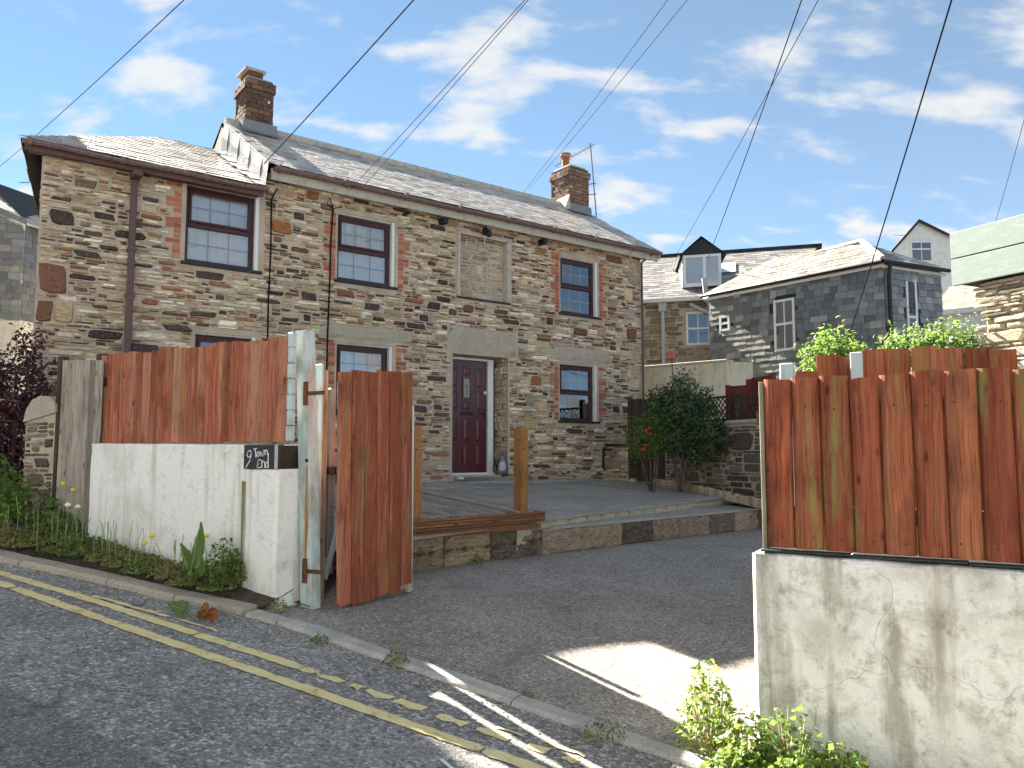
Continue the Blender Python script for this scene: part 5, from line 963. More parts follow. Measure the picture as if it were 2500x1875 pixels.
sk_ = Vector((-.35, 2.2, 0)); dorm = dn.add([F0, F1, T1, T0, F0 + sk_, F1 + sk_, T1 + sk_, T0 + sk_], [(4, 0, 3, 7), (1, 5, 6, 2), (0, 1, 2, 3)]).build('dormer', 'white_wall', bh)
slates(dorm, F0 + sk_ + Vector((-.01, 0, 0)), (-sk_).normalized(), Z, sk_.length, et - f0.z, .16, .4, [((.4, .4, .38), 3), ((.48, .47, .45), 2)], 96, 60, near_eave=False)
part('gable_panel', 'black', dorm, lambda q: q.add([T0 + Vector((-.06, -.06, .02)), T1 + Vector((.06, -.06, .02)), AP + Vector((0, -.06, 0))], [(0, 1, 2)])); part('dormer_roof', 'sign_slate', dorm, lambda q: q.add([T0 + Vector((-.14, -.12, -.04)), AP + Vector((0, -.12, .05)), AP + sk_ + Z * .05, T0 + sk_ + Vector((-.14, 0, -.04))], [(0, 1, 2, 3)]).add([T1 + Vector((.14, -.12, -.04)), AP + Vector((0, -.12, .05)), AP + sk_ + Z * .05, T1 + sk_ + Vector((.14, 0, -.04))], [(3, 2, 1, 0)]))
part('verge_board', 'white_upvc', dorm, lambda q: q.tube([T0 + Vector((-.1, -.1, -.02)), T0 + sk_ + Vector((-.1, 0, -.02))], .04, 4)); ww = F1.x - F0.x
e = MB(); part('window_frame', 'white_upvc', dorm, lambda q: [q.box(F0.x + a, F0.x + c, F0.y - .08, F0.y - .01, F0.z + z0, F0.z + z1) for a, c, z0, z1 in ((0, .07, 0, et - F0.z), (ww - .07, ww, 0, et - F0.z), (.071, ww - .071, .0, .09), (.071, ww - .071, et - F0.z - .07, et - F0.z), (ww * .52, ww * .52 + .08, .09, et - F0.z - .07))])
for a, c in ((.07, ww * .52), (ww * .52 + .08, ww - .07)): part('pane', 'glass', dorm, lambda q: q.add([(F0.x + a, F0.y - .04, F0.z + .09), (F0.x + c, F0.y - .04, F0.z + .09), (F0.x + c, F0.y - .04, et - .07), (F0.x + a, F0.y - .04, et - .07)], [(0, 1, 2, 3)]))
part('curtain', 'pale_backing', dorm, lambda q: q.add([(F0.x + .05, F0.y - .012, F0.z + .05), (F1.x - .05, F0.y - .012, F0.z + .05), (F1.x - .05, F0.y - .012, et - .05), (F0.x + .05, F0.y - .012, et - .05)], [(0, 1, 2, 3)]))
sl0 = E0.lerp(R0, .5); nrm_ = (E1 - E0).cross(R0 - E0).normalized(); cs = lc(at(1772, 667, 20.6)); part('skylight', 'skylight', bh, lambda q: q.add([Vector((cs.x - .3, 1.2, H_ + (1.4) * (RZ_ - H_) / 3)) + nrm_ * .05, Vector((cs.x + .25, 1.2, H_ + (1.4) * (RZ_ - H_) / 3)) + nrm_ * .05, Vector((cs.x + .25, 1.9, H_ + 2.1 * (RZ_ - H_) / 3)) + nrm_ * .05, Vector((cs.x - .3, 1.9, H_ + 2.1 * (RZ_ - H_) / 3)) + nrm_ * .05], [(0, 1, 2, 3)]))
# white gabled house far right and low outhouse
G0 = at(2176, 611, 30.0); G1 = at(2239, 541, 30.0); G2 = at(2318, 578, 30.0); zb = 2.0
wg = thing('white_house', 'tall white rendered gabled house with one grey window beyond the slate-hung house', 'house', (G0.x, G0.y, zb)); o_ = Vector((G0.x, G0.y, zb)); b0 = G0 - o_; a1 = G1 - o_; a2 = G2 - o_; bk2 = Vector((1.2, 5, 0)); wr0, wr1 = a2 + Vector((0, .25, 0)), a2 + Vector((3.6, .25, 0)); rr1 = a1 + Vector((.9, 1.9, .0)); rr2 = a1 + Vector((4.2, 1.9, 0))
part('wall', 'white_wall', wg, lambda q: q.add([Vector((0, 0, -1)), Vector((a2.x, 0, -1)), a2, a1, b0], [(0, 1, 2, 3, 4)]).add([Vector((0, 0, -1)), b0, b0 + bk2, Vector((0, 0, -1)) + bk2], [(0, 1, 2, 3)])); part('wing_wall', 'white_wall', wg, lambda q: q.add([Vector((a2.x - .3, .25, -1)), Vector((wr1.x, .25, -1)), wr1, wr0 + Vector((-.3, 0, 0))], [(0, 1, 2, 3)]))
roof_face(wg, [wr0 + Vector((-.35, -.2, -.03)), wr1 + Vector((0, -.2, -.03)), rr2, rr1 + Vector((-1.0, 0, 0))], .2, .3, [((.13, .10, .085), 3), ((.17, .14, .115), 2), ((.1, .09, .085), 2)], 97, 120); part('roof_slope', 'sign_slate', wg, lambda q: q.add([b0 + Vector((-.3, -.15, -.3)), a1 + Vector((0, -.15, .06)), a1 + bk2, b0 + bk2 + Vector((-.3, 0, -.3))], [(0, 1, 2, 3)]).add([a1 + Vector((0, -.15, .06)), a2 + Vector((.1, -.15, -.02)), a2 + bk2, a1 + bk2], [(0, 1, 2, 3)])); part('barge_board', 'sign_slate', wg, lambda q: q.add([b0 + Vector((-.3, -.16, -.42)), a1 + Vector((0, -.16, -.07)), a1 + Vector((0, -.16, .06)), b0 + Vector((-.3, -.16, -.3))], [(0, 1, 2, 3)]).add([a1 + Vector((0, -.16, -.07)), a2 + Vector((.1, -.16, -.14)), a2 + Vector((.1, -.16, -.02)), a1 + Vector((0, -.16, .06))], [(0, 1, 2, 3)]))
wp = plane(2223, 640, o_, Vector((0, -1, 0))) - o_; wq = plane(2273, 590, o_, Vector((0, -1, 0))) - o_; white_window(wg, wp + Vector((0, -.02, 0)), Vector((1, 0, 0)), wq.x - wp.x, wq.z - wp.z, cols=2, split=.62, curtain=False)
A = at(2285, 762, 24.0); Bq = at(2420, 778, 23.0); d, L, rz = base_frame(A, Bq); zE = A.z; A.z = 1.5
oh_ = thing('outhouse', 'low outhouse with pale slate roof and white fascia below the white house', 'building', tuple(A), rz); H_ = zE - 1.5
part('wall', 'white_wall', oh_, lambda q: q.box(0, L, 0, 3, 0, H_ - .05)); roof_face(oh_, [Vector((-.1, -.15, H_)), Vector((L + 1.5, -.15, H_)), Vector((L + 1.5, 2, H_ + 1.1)), Vector((-.1, 2, H_ + 1.1))], .14, .2, [((.34, .32, .25), 3), ((.27, .26, .21), 3), ((.4, .37, .3), 1)], 98, 120); part('fascia', 'white_upvc', oh_, lambda q: q.box(-.1, L + 1.5, -.17, -.13, H_ - .14, H_ - .02))
# stone wall with green boarding at the right
A = Vector((4.63, 8.2, .5)); d = Vector((.44, -.898, 0)).normalized(); rz = math.atan2(d.y, d.x); bwl = thing('boarded_wall', 'tall pale rubble wall end topped with weathered pale green boards, beside the broad-leaved bush', 'wall', tuple(A), rz)
def ragged(x, z): return x > .17 + .06 * math.sin(z * 5) + .05 * math.sin(z * 13)
core = part('core', 'mortar', bwl, lambda q: q.box(.3, 3.5, .02, .6, 0, 2.93)); part('end_mortar', 'mortar', bwl, lambda q: q.add([(.3, .02, 0), (.24, .1, 0), (.24, .6, 0), (.3, .02, 2.93), (.24, .1, 2.93), (.24, .6, 2.93)], [(0, 3, 4, 1), (1, 4, 5, 2)])); rubble(core, .12, 3.4, .8, 2.92, [], 46, 200, pal=[((.46, .42, .34), 5), ((.56, .53, .45), 3), ((.34, .3, .23), 4), ((.18, .15, .12), 2)], cell=(.06, .035), inside=ragged, sizes=((.004, (5, 10), (3, 5)), (.03, (4, 9), (2, 4)), (.05, (3, 8), (1, 3))), out=(.004, .03))
for k in range(2): beam('green_board', 'pale_green', bwl, 0, 3.4, -.07, -.035, 2.94 + .285 * k, 2.94 + .285 * (k + 1) - .012)
part('board_backing', 'dark_wood', bwl, lambda q: q.box(.05, 3.4, -.034, .3, 2.95, 3.48))
# slate-hung neighbour at the far left
Eo = at(62, 549, 15.0); zb = 1.2; nb = thing('slate_hung_cottage', 'blue-grey slate-hung neighbouring house with white base behind the purple shrub', 'house', (Eo.x, Eo.y, zb)); H_ = Eo.z - zb; dA = Vector((-.93, -.37, 0)); dB = Vector((.35, .94, 0)); zs = at(62, 782, 15).z - zb
NBP = [((.20, .22, .235), 5), ((.15, .17, .185), 4), ((.26, .27, .27), 3), ((.33, .32, .3), 1)]; top = Vector((0, 0, H_)); LA, LB = 1.1, 3.0; rise = .45
q = MB(); q.add([dA * LA, Vector(), top, dA * LA + Z * (H_ + rise)], [(0, 1, 2, 3)]).add([Vector(), dB * LB, dB * LB + top, top], [(0, 1, 2, 3)]).add([dA * LA + dB * LB, dA * LA, dA * LA + Z * (H_ + rise), dA * LA + dB * LB + Z * (H_ + rise)], [(0, 1, 2, 3)]); nbw = q.build('wall', 'white_wall', nb)
slates(nbw, dA * LA + Z * zs, -dA, Z, LA, H_ - zs + rise, .13, .17, NBP, 101, 160, clip=Poly([(0, 0), (LA, 0), (LA, H_ - zs), (0, H_ - zs + rise)]), near_eave=False); slate_wall(nbw, Z * zs, dB, LB, H_ - zs, .13, .2, [((.11, .125, .145), 3), ((.15, .165, .185), 2)], 102, 120)
roof_face(nb, [top + Vector((.12, -.1, 0)), dB * LB + top + Vector((.12, .1, 0)), dB * LB + dA * 1.4 + Z * (H_ + .95), dA * 1.0 + dB * .3 + Z * (H_ + .9)], .15, .22, LRP, 103, 120, name='roof'); part('verge_flashing', 'lead', nb, lambda q: q.add([top + Vector((.06, -.06, -.02)), top + Vector((.06, -.06, .09)), dA * LA + Z * (H_ + rise + .1) + Vector((0, -.06, 0)), dA * LA + Z * (H_ + rise - .05) + Vector((0, -.06, 0))], [(0, 1, 2, 3)]))
# taller house further up the lane (its shade falls over the road) and the unseen houses added across the road
def plain_house(name, label, P, rz, w, dp, he, hr, wall_m, seed):
    h = thing(name, label, 'house', P, rz); ws = [(x, x + .9, z, z + 1.2) for x in np.arange(.8, w - 1.2, 2.1) for z in (.9, 3.5) if z + 1.3 < he]
    b = MB(); wall_holes(b, 0, w, -2, he, ws, .15); b.add([(0, 0, -2), (0, 0, he), (0, dp / 2, hr), (0, dp, he), (0, dp, -2)], [(0, 1, 2, 3, 4)]).add([(w, 0, -2), (w, dp, -2), (w, dp, he), (w, dp / 2, hr), (w, 0, he)], [(0, 1, 2, 3, 4)]).add([(0, dp, -2), (0, dp, he), (w, dp, he), (w, dp, -2)], [(0, 1, 2, 3)]); b.build('wall', wall_m, h)
    part('roof', 'sign_slate', h, lambda q: q.add([(-.2, -.3, he - .1), (w + .2, -.3, he - .1), (w + .2, dp / 2, hr + .05), (-.2, dp / 2, hr + .05)], [(0, 1, 2, 3)]).add([(-.2, dp / 2, hr + .05), (w + .2, dp / 2, hr + .05), (w + .2, dp + .3, he - .1), (-.2, dp + .3, he - .1)], [(0, 1, 2, 3)]))
    for a, c, e, f in ws: white_window(h, Vector((float(a), .1, float(e))), Vector((1, 0, 0)), .9, 1.2, cols=2, depth=.03)
    part('chimney', 'cement', h, lambda q: q.box(.3, 1.0, dp / 2 - .3, dp / 2 + .3, hr - .4, hr + 1.0, ch=.02)); return h
P = RW(-12.5, 9.5, 1.6); plain_house('tall_house', 'tall rendered house further up the lane past the slate-hung neighbour', tuple(P), HROT + .0, 5.0, 5.0, 9.4, 12.0, 'white_wall', 1).location = (-13.25, 10.65, 2.0)
for hx, hlab in ((1.5, 'unseen white house added across the road for bounce light, opposite the driveway'), (13.0, 'unseen white house added across the road for bounce light, further downhill'), (-12.0, 'unseen white house added across the road for bounce light, uphill of the driveway')):  # out of view, added so their white walls bounce sunlight onto the cottage
    plain_house('added_bounce_house', hlab, tuple(RW(hx, -5.2, RH(hx) - .3)), math.atan2(-RV.y, -RV.x), 11, 6, 6.0, 8.4, 'white_wall', 2)

# ------------------------------------------------------------------ utility pole, overhead cables, aerials
PT = Vector((2.92, 3.02, 7.1)); pz = RH(RU.dot(PT)); up_ = thing('utility_pole', 'wooden utility pole at the roadside from which the cables fan out', 'pole', (PT.x, PT.y, pz), RROT)
part('shaft', 'pole_wood', up_, lambda q: q.tube([(0, 0, -.3), (0, 0, 3), (0, 0, 7.4 - pz)], [.14, .125, .1], 12)); part('distribution_box', 'black', up_, lambda q: q.lathe([(.06, 0), (.1, .05), (.1, .22), (.05, .28)], (.0, -.16, 6.6 - pz), 10)); part('number_plate', 'white_upvc', up_, lambda q: q.box(-.04, .04, -.145, -.135, 1.6, 1.7)); part('ring_bracket', 'steel', up_, lambda q: q.tube([(.38 * math.cos(t * .5236), .38 * math.sin(t * .5236), 7.0 - pz) for t in range(13)], .015, 6, cap=False).tube([(-.38, 0, 7.0 - pz), (.38, 0, 7.0 - pz)], .02, 6))
for k in range(8): part('step_iron', 'steel', up_, lambda q: q.tube([(.1 * (-1) ** k, 0, 3 + k * .4), (.24 * (-1) ** k, 0, 3 + k * .4)], .012, 6))
CABLES = [((412, 0), at(-60, 455, 30), .008, 'thick dark overhead cable passing above the hipped end of the cottage', 'cable'), ((998, 0), HO + HU * -3.42 + HN * .28 + Z * 4.52, .0075, 'dark overhead cable running to the lead flashing between the two roofs', 'cable'), ((1277, 0), HO + HU * -1.83 + HN * .25 + Z * 4.52, .0045, 'upper of two thin grey cables reaching the eaves above the first brick-edged window', 'cable_grey'), ((1268, 0), HO + HU * -2.05 + HN * .2 + Z * 4.42, .0045, 'lower of two thin grey cables reaching the eaves above the first brick-edged window', 'cable_grey'), ((1616, 0), at(1277, 470, 21), .005, 'steeper of two thin grey cables passing behind the ridge near the aerial chimney', 'cable_grey'), ((1670, 0), at(1290, 462, 22), .005, 'shallower of two thin grey cables passing behind the ridge near the aerial chimney', 'cable_grey'), ((1950, 0), at(1728, 632, 19.2), .0075, 'dark overhead cable ending at the black gable of the dormer', 'cable'), ((1986, 0), at(1640, 640, 24), .006, 'faint thin grey cable dropping behind the dormer house', 'cable_grey'), ((2317, 0), at(2060, 860, 14.9), .009, 'thick dark cable dropping to the slate-hung house with hipped roof', 'cable'), ((2570, 0), at(2425, 560, 24), .006, 'faint thin cable dropping behind the pale green boards', 'cable_grey')]
for (tx_, ty_), T, r_, lab, m_ in CABLES:
    rt_ = ray(tx_, ty_); nn = rt_.cross(T - EYE).normalized(); off = (PT - EYE).dot(nn); off = max(-.45, min(.45, off)); S_ = PT - nn * off; sag = .012 * (T - S_).length
    o = MB().tube([S_.lerp(T, i / 14) - Z * sag * 4 * (i / 14) * (1 - i / 14) * .5 for i in range(15)], r_, 5).build('overhead_cable', m_); tag(o, lab, 'cable')
def aerial(name, label, base, top, bd, n, bl, el_):
    a = thing(name, label, 'aerial', tuple(base)); t = top - base; part('mast', 'steel', a, lambda q: q.tube([(0, 0, 0), tuple(t)], .016, 6)); bm_ = t - t.normalized() * .08
    part('boom', 'steel', a, lambda q: q.tube([tuple(bm_ - bd * .1), tuple(bm_ + bd * bl)], .009, 5)); sd = bd.cross(Z).normalized()
    for i in range(n): part('element', 'steel', a, lambda q: q.tube([tuple(bm_ + bd * (bl * i / (n - 1)) - sd * el_), tuple(bm_ + bd * (bl * i / (n - 1)) + sd * el_)], .005, 4))
    return a
ab = at(1456, 530, 18.0); at_ = at(1441, 349, 18.0); ar = aerial('tv_aerial', 'tall television aerial on a mast beside the cottage chimney with the clay pot', ab, at_, Vector((-.75, .4, -.3)).normalized(), 11, .95, .14); part('bracket', 'steel', ar, lambda q: q.tube([(0, 0, .55), (-.35, 0, .5)], .012, 5)); part('bracket', 'steel', ar, lambda q: q.tube([(0, 0, .8), (-.3, 0, .76)], .012, 5))
aerial('tv_aerial', 'small television aerial seen low beyond the hipped end of the cottage', at(98, 445, 18), at(97, 436, 18), Vector((-1, .1, 0)).normalized(), 9, .5, .06); aerial('tv_aerial', 'small slanting aerial on the roof beside the dormer', at(1770, 640, 22), at(1764, 622, 22), Vector((.9, .1, .25)).normalized(), 6, .5, .04); aerial('tv_aerial', 'thin flat aerial above the roofs beyond the hipped slate roof', at(1965, 640, 30), at(1965, 618, 30), Vector((-1, 0, .02)).normalized(), 6, .75, .06)

# ------------------------------------------------------------------ small things
pg = HO + HU * 1.12 + HN * -.06; pn = thing('penguin_ornament', 'small grey penguin garden ornament standing beside the front door', 'ornament', (pg.x, pg.y, HO.z - .035), HROT); part('body', 'steel', pn, lambda q: q.lathe([(.075, 0), (.10, .03), (.112, .1), (.10, .2), (.07, .27), (.05, .3), (.062, .34), (.066, .38), (.05, .42), (.02, .435)], (0, 0, 0), 14), smooth=True); part('belly', 'pipe_grey', pn, lambda q: q.lathe([(.02, .05), (.07, .09), (.082, .15), (.06, .23), (.02, .26)], (-.03, -.035, 0), 12), smooth=True); part('beak', 'black', pn, lambda q: q.tube([(-.03, -.05, .375), (-.06, -.10, .37)], [.02, .003], 6))
for sx in (-1, 1): part('wing', 'black', pn, lambda q: q.tube([(sx * .08, 0, .25), (sx * .12, -.0, .17), (sx * .12, .0, .09)], [.02, .026, .008], 6)); part('foot', 'black', pn, lambda q: q.box(sx * .045 - .03, sx * .045 + .03, -.13, -.05, 0, .02, ch=.006))
def rock(name, label, P, r, col, seed, m='stone'):
    bm = bmesh.new(); bmesh.ops.create_icosphere(bm, subdivisions=2, radius=r); V = []
    for v in bm.verts: k = 1 + .35 * mnoise.noise(v.co * (2 / r) + Vector((seed, 0, 0))); V.append((v.co.x * k * 1.3, v.co.y * k, max(-.3 * r, v.co.z * k * .7) + .3 * r))
    bm.verts.index_update(); Fc = [[v.index for v in f.verts] for f in bm.faces]; bm.free(); o = MB().add(V, Fc, col).build(name, m); o.location = P; return tag(o, label, 'stone')
q = to_patio(3.75, .55); rock('loose_stone', 'pale loose stone lying on the patio near the waste pipe', tuple(q), .07, (.5, .46, .38), 3); q = to_patio(-.1, .45, .08); rock('loose_stone', 'small white stone on the slate step beside the front door', tuple(q), .045, (.6, .6, .57), 5)
# bed edging of upright slate chips below the camellia
ea = Vector((2.72, 15.3, 0)); eb = Vector((3.72, 11.6, 0)); ed = thing('bed_edging', 'row of upright pale slate chips edging the planting bed below the garden wall', 'edging', (ea.x, ea.y, patio_z(ea.x, ea.y)), math.atan2((eb - ea).y, (eb - ea).x)); LE_ = (eb - ea).length; re = random.Random(8)
for i in range(int(LE_ / .06)):
    x = i * .06; p = ea.lerp(eb, x / LE_); zz_ = patio_z(p.x, p.y) - patio_z(ea.x, ea.y); MB().box(x, x + .045, -.03, .05, zz_ - .03, zz_ + re.uniform(.07, .12), vary((.46, .38, .27), re, .3), .006, M=None).build('chip', 'stone', ed, origin=(x, 0, zz_))
struct(MB().add([(p.x, p.y, patio_z(p.x, p.y) + .05) for p in (ea, eb, eb + Vector((.8, .35, 0)), ea + Vector((.55, .6, 0)))], [(0, 1, 2, 3)]).build('flower_bed', 'soil'))

# ------------------------------------------------------------------ plants
def in_lobe(rng, c, r, shell=.45):
    while True:
        d = Vector((rng.uniform(-1, 1), rng.uniform(-1, 1), rng.uniform(-1, 1))); l = d.length
        if .05 < l < 1: break
    k = (shell + (1 - shell) * rng.random() ** .6) / l; return Vector((c[0] + d.x * k * r[0], c[1] + d.y * k * r[1], c[2] + d.z * k * r[2])), d.normalized()
def shrub(name, label, cat, P, lobes, n, size, m, seed, trunk=.03, asp=.5, bark='bark', dead=0.0, group=None, tint=((.8, 1.2),)):
    rng = random.Random(seed); t = thing(name, label, cat, tuple(P), rng.uniform(0, 0), group); b = MB(); tot = sum(r[0] * r[1] + r[1] * r[2] for _, r in lobes)
    for c, r in lobes:
        k_ = int(n * (r[0] * r[1] + r[1] * r[2]) / tot)
        # leaves sit in sprigs
        for _ in range(max(1, k_ // 7)):
            p, d = in_lobe(rng, c, r); cl = rng.uniform(.65, 1.3)
            for _ in range(7):
                q = p + Vector((rng.gauss(0, 1), rng.gauss(0, 1), rng.gauss(0, .8))) * size * .9; nn = (d * .8 + Vector((rng.gauss(0, .6), rng.gauss(0, .6), rng.gauss(.5, .5)))).normalized(); g = cl * rng.uniform(.8, 1.2)
                leafmesh(b, rng, q, size, nn, (g * rng.uniform(.9, 1.15), g, g * rng.uniform(.8, 1.1)), asp)
    b.build('crown', m, t); w = MB()
    for c, r in lobes:
        bx = rng.uniform(-.06, .06); tgt = Vector(c) + Vector((0, 0, -r[2] * .2)); mid = Vector((bx + c[0] * .35 + rng.uniform(-.08, .08), c[1] * .35 + rng.uniform(-.08, .08), tgt.z * .5)); w.tube([(bx, rng.uniform(-.04, .04), -.05), mid, tgt], [trunk, trunk * .75, trunk * .3], 6)
        for _ in range(4):
            e, _d = in_lobe(rng, c, r, .6); w.tube([mid.lerp(tgt, rng.uniform(.3, 1)), e], [trunk * .35, trunk * .12], 4)
    w.build('trunk', bark, t); return t
def flowers(parent, name, m, pts, size, seed):
    rng = random.Random(seed)
    for p in pts:
        b = MB()
        for _ in range(9): leafmesh(b, rng, Vector(p) + Vector((rng.gauss(0, .4), rng.gauss(0, .4), rng.gauss(0, .3))) * size, size * .8, None, (1, 1, 1), .8)
        b.build(name, m, parent)
cp = at(1660, 1180, 13.6); cp.z = patio_z(cp.x, cp.y) + .03
cam_s = shrub('camellia_shrub', 'large dark glossy-leaved evergreen shrub in the bed before the garden wall', 'shrub', cp, [((-.05, 0, 1.35), (.48, .4, .4)), ((.35, 0, 1.1), (.45, .4, .45)), ((-.15, .0, 1.0), (.5, .4, .42)), ((.1, 0, 1.75), (.24, .22, .32)), ((-.28, .05, 1.55), (.24, .22, .26)), ((.42, 0, 1.5), (.22, .2, .26)), ((.5, -.1, .85), (.32, .3, .3)), ((.25, .1, .7), (.3, .3, .3))], 9500, .066, 'leaf_dark', 3, .028)
fl = at(1590, 1180, 13.4); fl.z = patio_z(fl.x, fl.y) + .03
fs = shrub('flowering_shrub', 'smaller loose shrub with orange-red flower clusters beside the dark evergreen', 'shrub', fl, [((-.1, 0, .95), (.34, .3, .3)), ((.12, 0, 1.15), (.26, .25, .26)), ((-.2, 0, .72), (.22, .2, .2)), ((.1, 0, .75), (.25, .2, .25))], 2200, .052, 'leaf_mid', 5, .018)
flowers(fs, 'flower', 'flower_red', [(-.12, -.3, .98), (-.05, -.28, 1.02), (-.3, -.25, .78), (-.2, -.3, .66), (-.08, -.3, .93), (-.15, -.32, .74)], .05, 4)
rp = at(1640, 900, 16.0); flowers_root = None
wp_ = Vector((at(1642, 1000, 16.1).x, 16.1, 2.2)); rose = thing('climbing_rose', 'single pink rose head on tall bare stem against the stone house wall', 'flower', tuple(wp_)); part('stem', 'bark', rose, lambda q: q.tube([(0.05, 0, -.9), (.0, 0, 0), (.03, 0, .7), (0, 0, 1.45)], .01, 5)); flowers(rose, 'bloom', 'flower_pink', [(0, 0, 1.5)], .11, 6)
P = Vector((at(2040, 860, 9.0).x, 9.0, .7)); shrub('green_bush', 'bright yellow-green feathery bush behind the folded gate', 'bush', P, [((-.02, 0, 2.16), (.24, .25, .24)), ((-.18, 0, 1.98), (.22, .25, .24)), ((.2, 0, 1.96), (.22, .25, .22)), ((0, 0, 1.6), (.32, .3, .4))], 4200, .08, 'leaf_bright', 11, .03, .32)
P = Vector((at(2262, 860, 8.2).x, 8.2, .7)); shrub('broadleaf_bush', 'mid-green broad-leaved bush with pale upright shoots beside the green-boarded wall', 'bush', P, [((-.15, 0, 1.98), (.28, .3, .3)), ((.2, 0, 2.02), (.28, .3, .32)), ((.05, 0, 1.6), (.42, .4, .4)), ((.36, 0, 1.9), (.18, .25, .26))], 4200, .09, 'leaf_mid', 12, .03, .45); 
bsh = MB(); rng = random.Random(31); root = [o for o in bpy.data.objects if o.name.startswith('broadleaf_bush')][0]
for k in range(22):
    x, y = rng.uniform(-.35, .45), rng.uniform(-.3, .3); z = 2.15 + rng.uniform(-.12, .12)
    for i in range(8): leafmesh(bsh, rng, (x + rng.gauss(0, .012), y + rng.gauss(0, .012), z + i * .025), .05, None, (1, 1, 1), .3)
bsh.build('pale_shoots', 'leaf_pale', root, kind='stuff')
P = Vector((at(1805, 900, 17).x, 17.2, 1.1)); shrub('yellow_bush', 'yellow-green bush showing over the end of the cream wall', 'bush', P, [((0, 0, 2.25), (.25, .2, .35)), ((.1, 0, 1.8), (.25, .2, .35))], 700, .06, 'leaf_bright', 13, .02); P = Vector((at(1695, 900, 17.6).x, 17.9, 1.1)); shrub('yellow_bush', 'low golden bush peeping over the top of the cream wall', 'bush', P, [((0, 0, 2.3), (.5, .2, .24))], 500, .055, 'leaf_bright', 14, .02)
P = Vector((at(35, 1100, 9.0).x, 9.0, 1.15)); shrub('purple_shrub', 'dark purple-leaved shrub at the lane corner beyond the stone pier', 'shrub', P, [((0, 0, 1.3), (.35, .35, .45)), ((-.35, 0, .9), (.4, .35, .5)), ((.12, 0, .75), (.3, .3, .45)), ((.1, 0, 1.72), (.14, .14, .26)), ((-.45, 0, 1.4), (.3, .3, .35)), ((-.1, 0, .35), (.45, .35, .4))], 8000, .062, 'leaf_purple', 15, .025)
P = RW(-7.75, 4.15, RH(-7.75) - .02); shrub('lane_ivy', 'sunlit yellow-green ivy and weeds below the purple shrub', 'plant', P, [((-.15, .1, .35), (.4, .3, .35)), ((-.5, 0, .5), (.4, .3, .45)), ((.15, -.15, .18), (.4, .25, .2)), ((-.4, -.3, .2), (.5, .3, .22))], 2400, .05, 'leaf_bright', 16, .01, .7)
P = RW(-7.2, 4.12, RH(-7.2)); shrub('creeper', 'dull green creeper covering the foot of the stone pier', 'plant', P, [((0, .1, .2), (.3, .12, .3)), ((.2, .12, .12), (.25, .15, .15)), ((-.2, .1, .38), (.15, .08, .3))], 1000, .04, 'leaf_mid', 17, .008, .8)
def weed(name, label, cat, P, r, h, n, size, m, seed, asp=.75, group=None, stalks=0, head=None):
    rng = random.Random(seed); t = thing(name, label, cat, tuple(P), rng.uniform(0, 6), group); b = MB(); s = MB()
    for i in range(n):
        a = rng.uniform(0, 6.283); q = rng.random() ** .55; x, y = math.cos(a) * r * q, math.sin(a) * r * q; z = h * (1 - q * q * .8) * rng.uniform(.25, 1.05); g = rng.uniform(.55, 1.35)
        leafmesh(b, rng, (x, y, z + .008), size, Vector((x * .6, y * .6, r * .8)).normalized() if rng.random() < .6 else None, (g * rng.uniform(.9, 1.3), g, g * .85), asp)
        if i % 4 == 0: s.tube([(x * .4, y * .4, 0), (x, y, z)], .0022, 3, cap=False)
    b.build('foliage', m, t); s.build('stems', 'straw', t, kind='stuff')
    for k in range(stalks):
        x, y = rng.uniform(-r, r) * .7, rng.uniform(-r, r) * .7; zt = h + rng.uniform(.08, .25); part('stalk', 'leaf_pale', t, lambda q: q.tube([(x, y, 0), (x + .01, y, zt * .6), (x + rng.uniform(-.03, .03), y, zt)], .003, 4))
        if head and k < 2: part('flower_head', head, t, lambda q: q.lathe([(.004, 0), (.02, .006), (.024, .018), (.014, .03), (.003, .034)], (x, y, zt), 8))
    return t
rw_ = random.Random(55); VL = 'low green-brown creeping weeds along the foot of the white wall'; VG = 'weeds along the white wall'
xs = np.linspace(-6.55, -4.75, 17)
for i, x in enumerate(xs):
    ky = kerb_y(x) + .13; y = ky + (4.28 - ky) * (.75 if i % 2 else .35) + rw_.uniform(-.04, .04); weed('weed_clump', VL, 'weed', RW(x, y, RH(x) + .08), rw_.uniform(.15, .2), rw_.uniform(.06, .13), 170, .036, ('leaf_weed', 'leaf_mid', 'leaf_weed')[i % 3], 500 + i, .8, VG, rw_.randint(0, 3), 'flower_yellow' if i in (9, 13) else None)
weed('ivy_clump', 'rounded mound of ivy growing against the white pier', 'plant', RW(-4.78, 4.2, RH(-4.78) + .1), .17, .33, 420, .042, 'leaf_mid', 601, .85); weed('weed_clump', 'grassy clump of dandelions with white seed heads beside the grey plank panel', 'weed', RW(-6.3, 3.95, RH(-6.3) + .06), .2, .17, 300, .07, 'leaf_mid', 602, .28, None, 6, 'chalk'); weed('weed_clump', 'tall leafy weed mound in front of the grey plank panel', 'weed', RW(-6.85, 4.2, RH(-6.85) + .06), .22, .22, 320, .055, 'leaf_mid', 603, .55, None, 4, 'flower_yellow')
weed('weed_clump', 'long-leaved weeds spilling over the kerb below the grey plank panel', 'weed', RW(-6.75, 3.75, RH(-6.75) + .05), .22, .16, 260, .07, 'leaf_weed', 604, .35, None, 4)
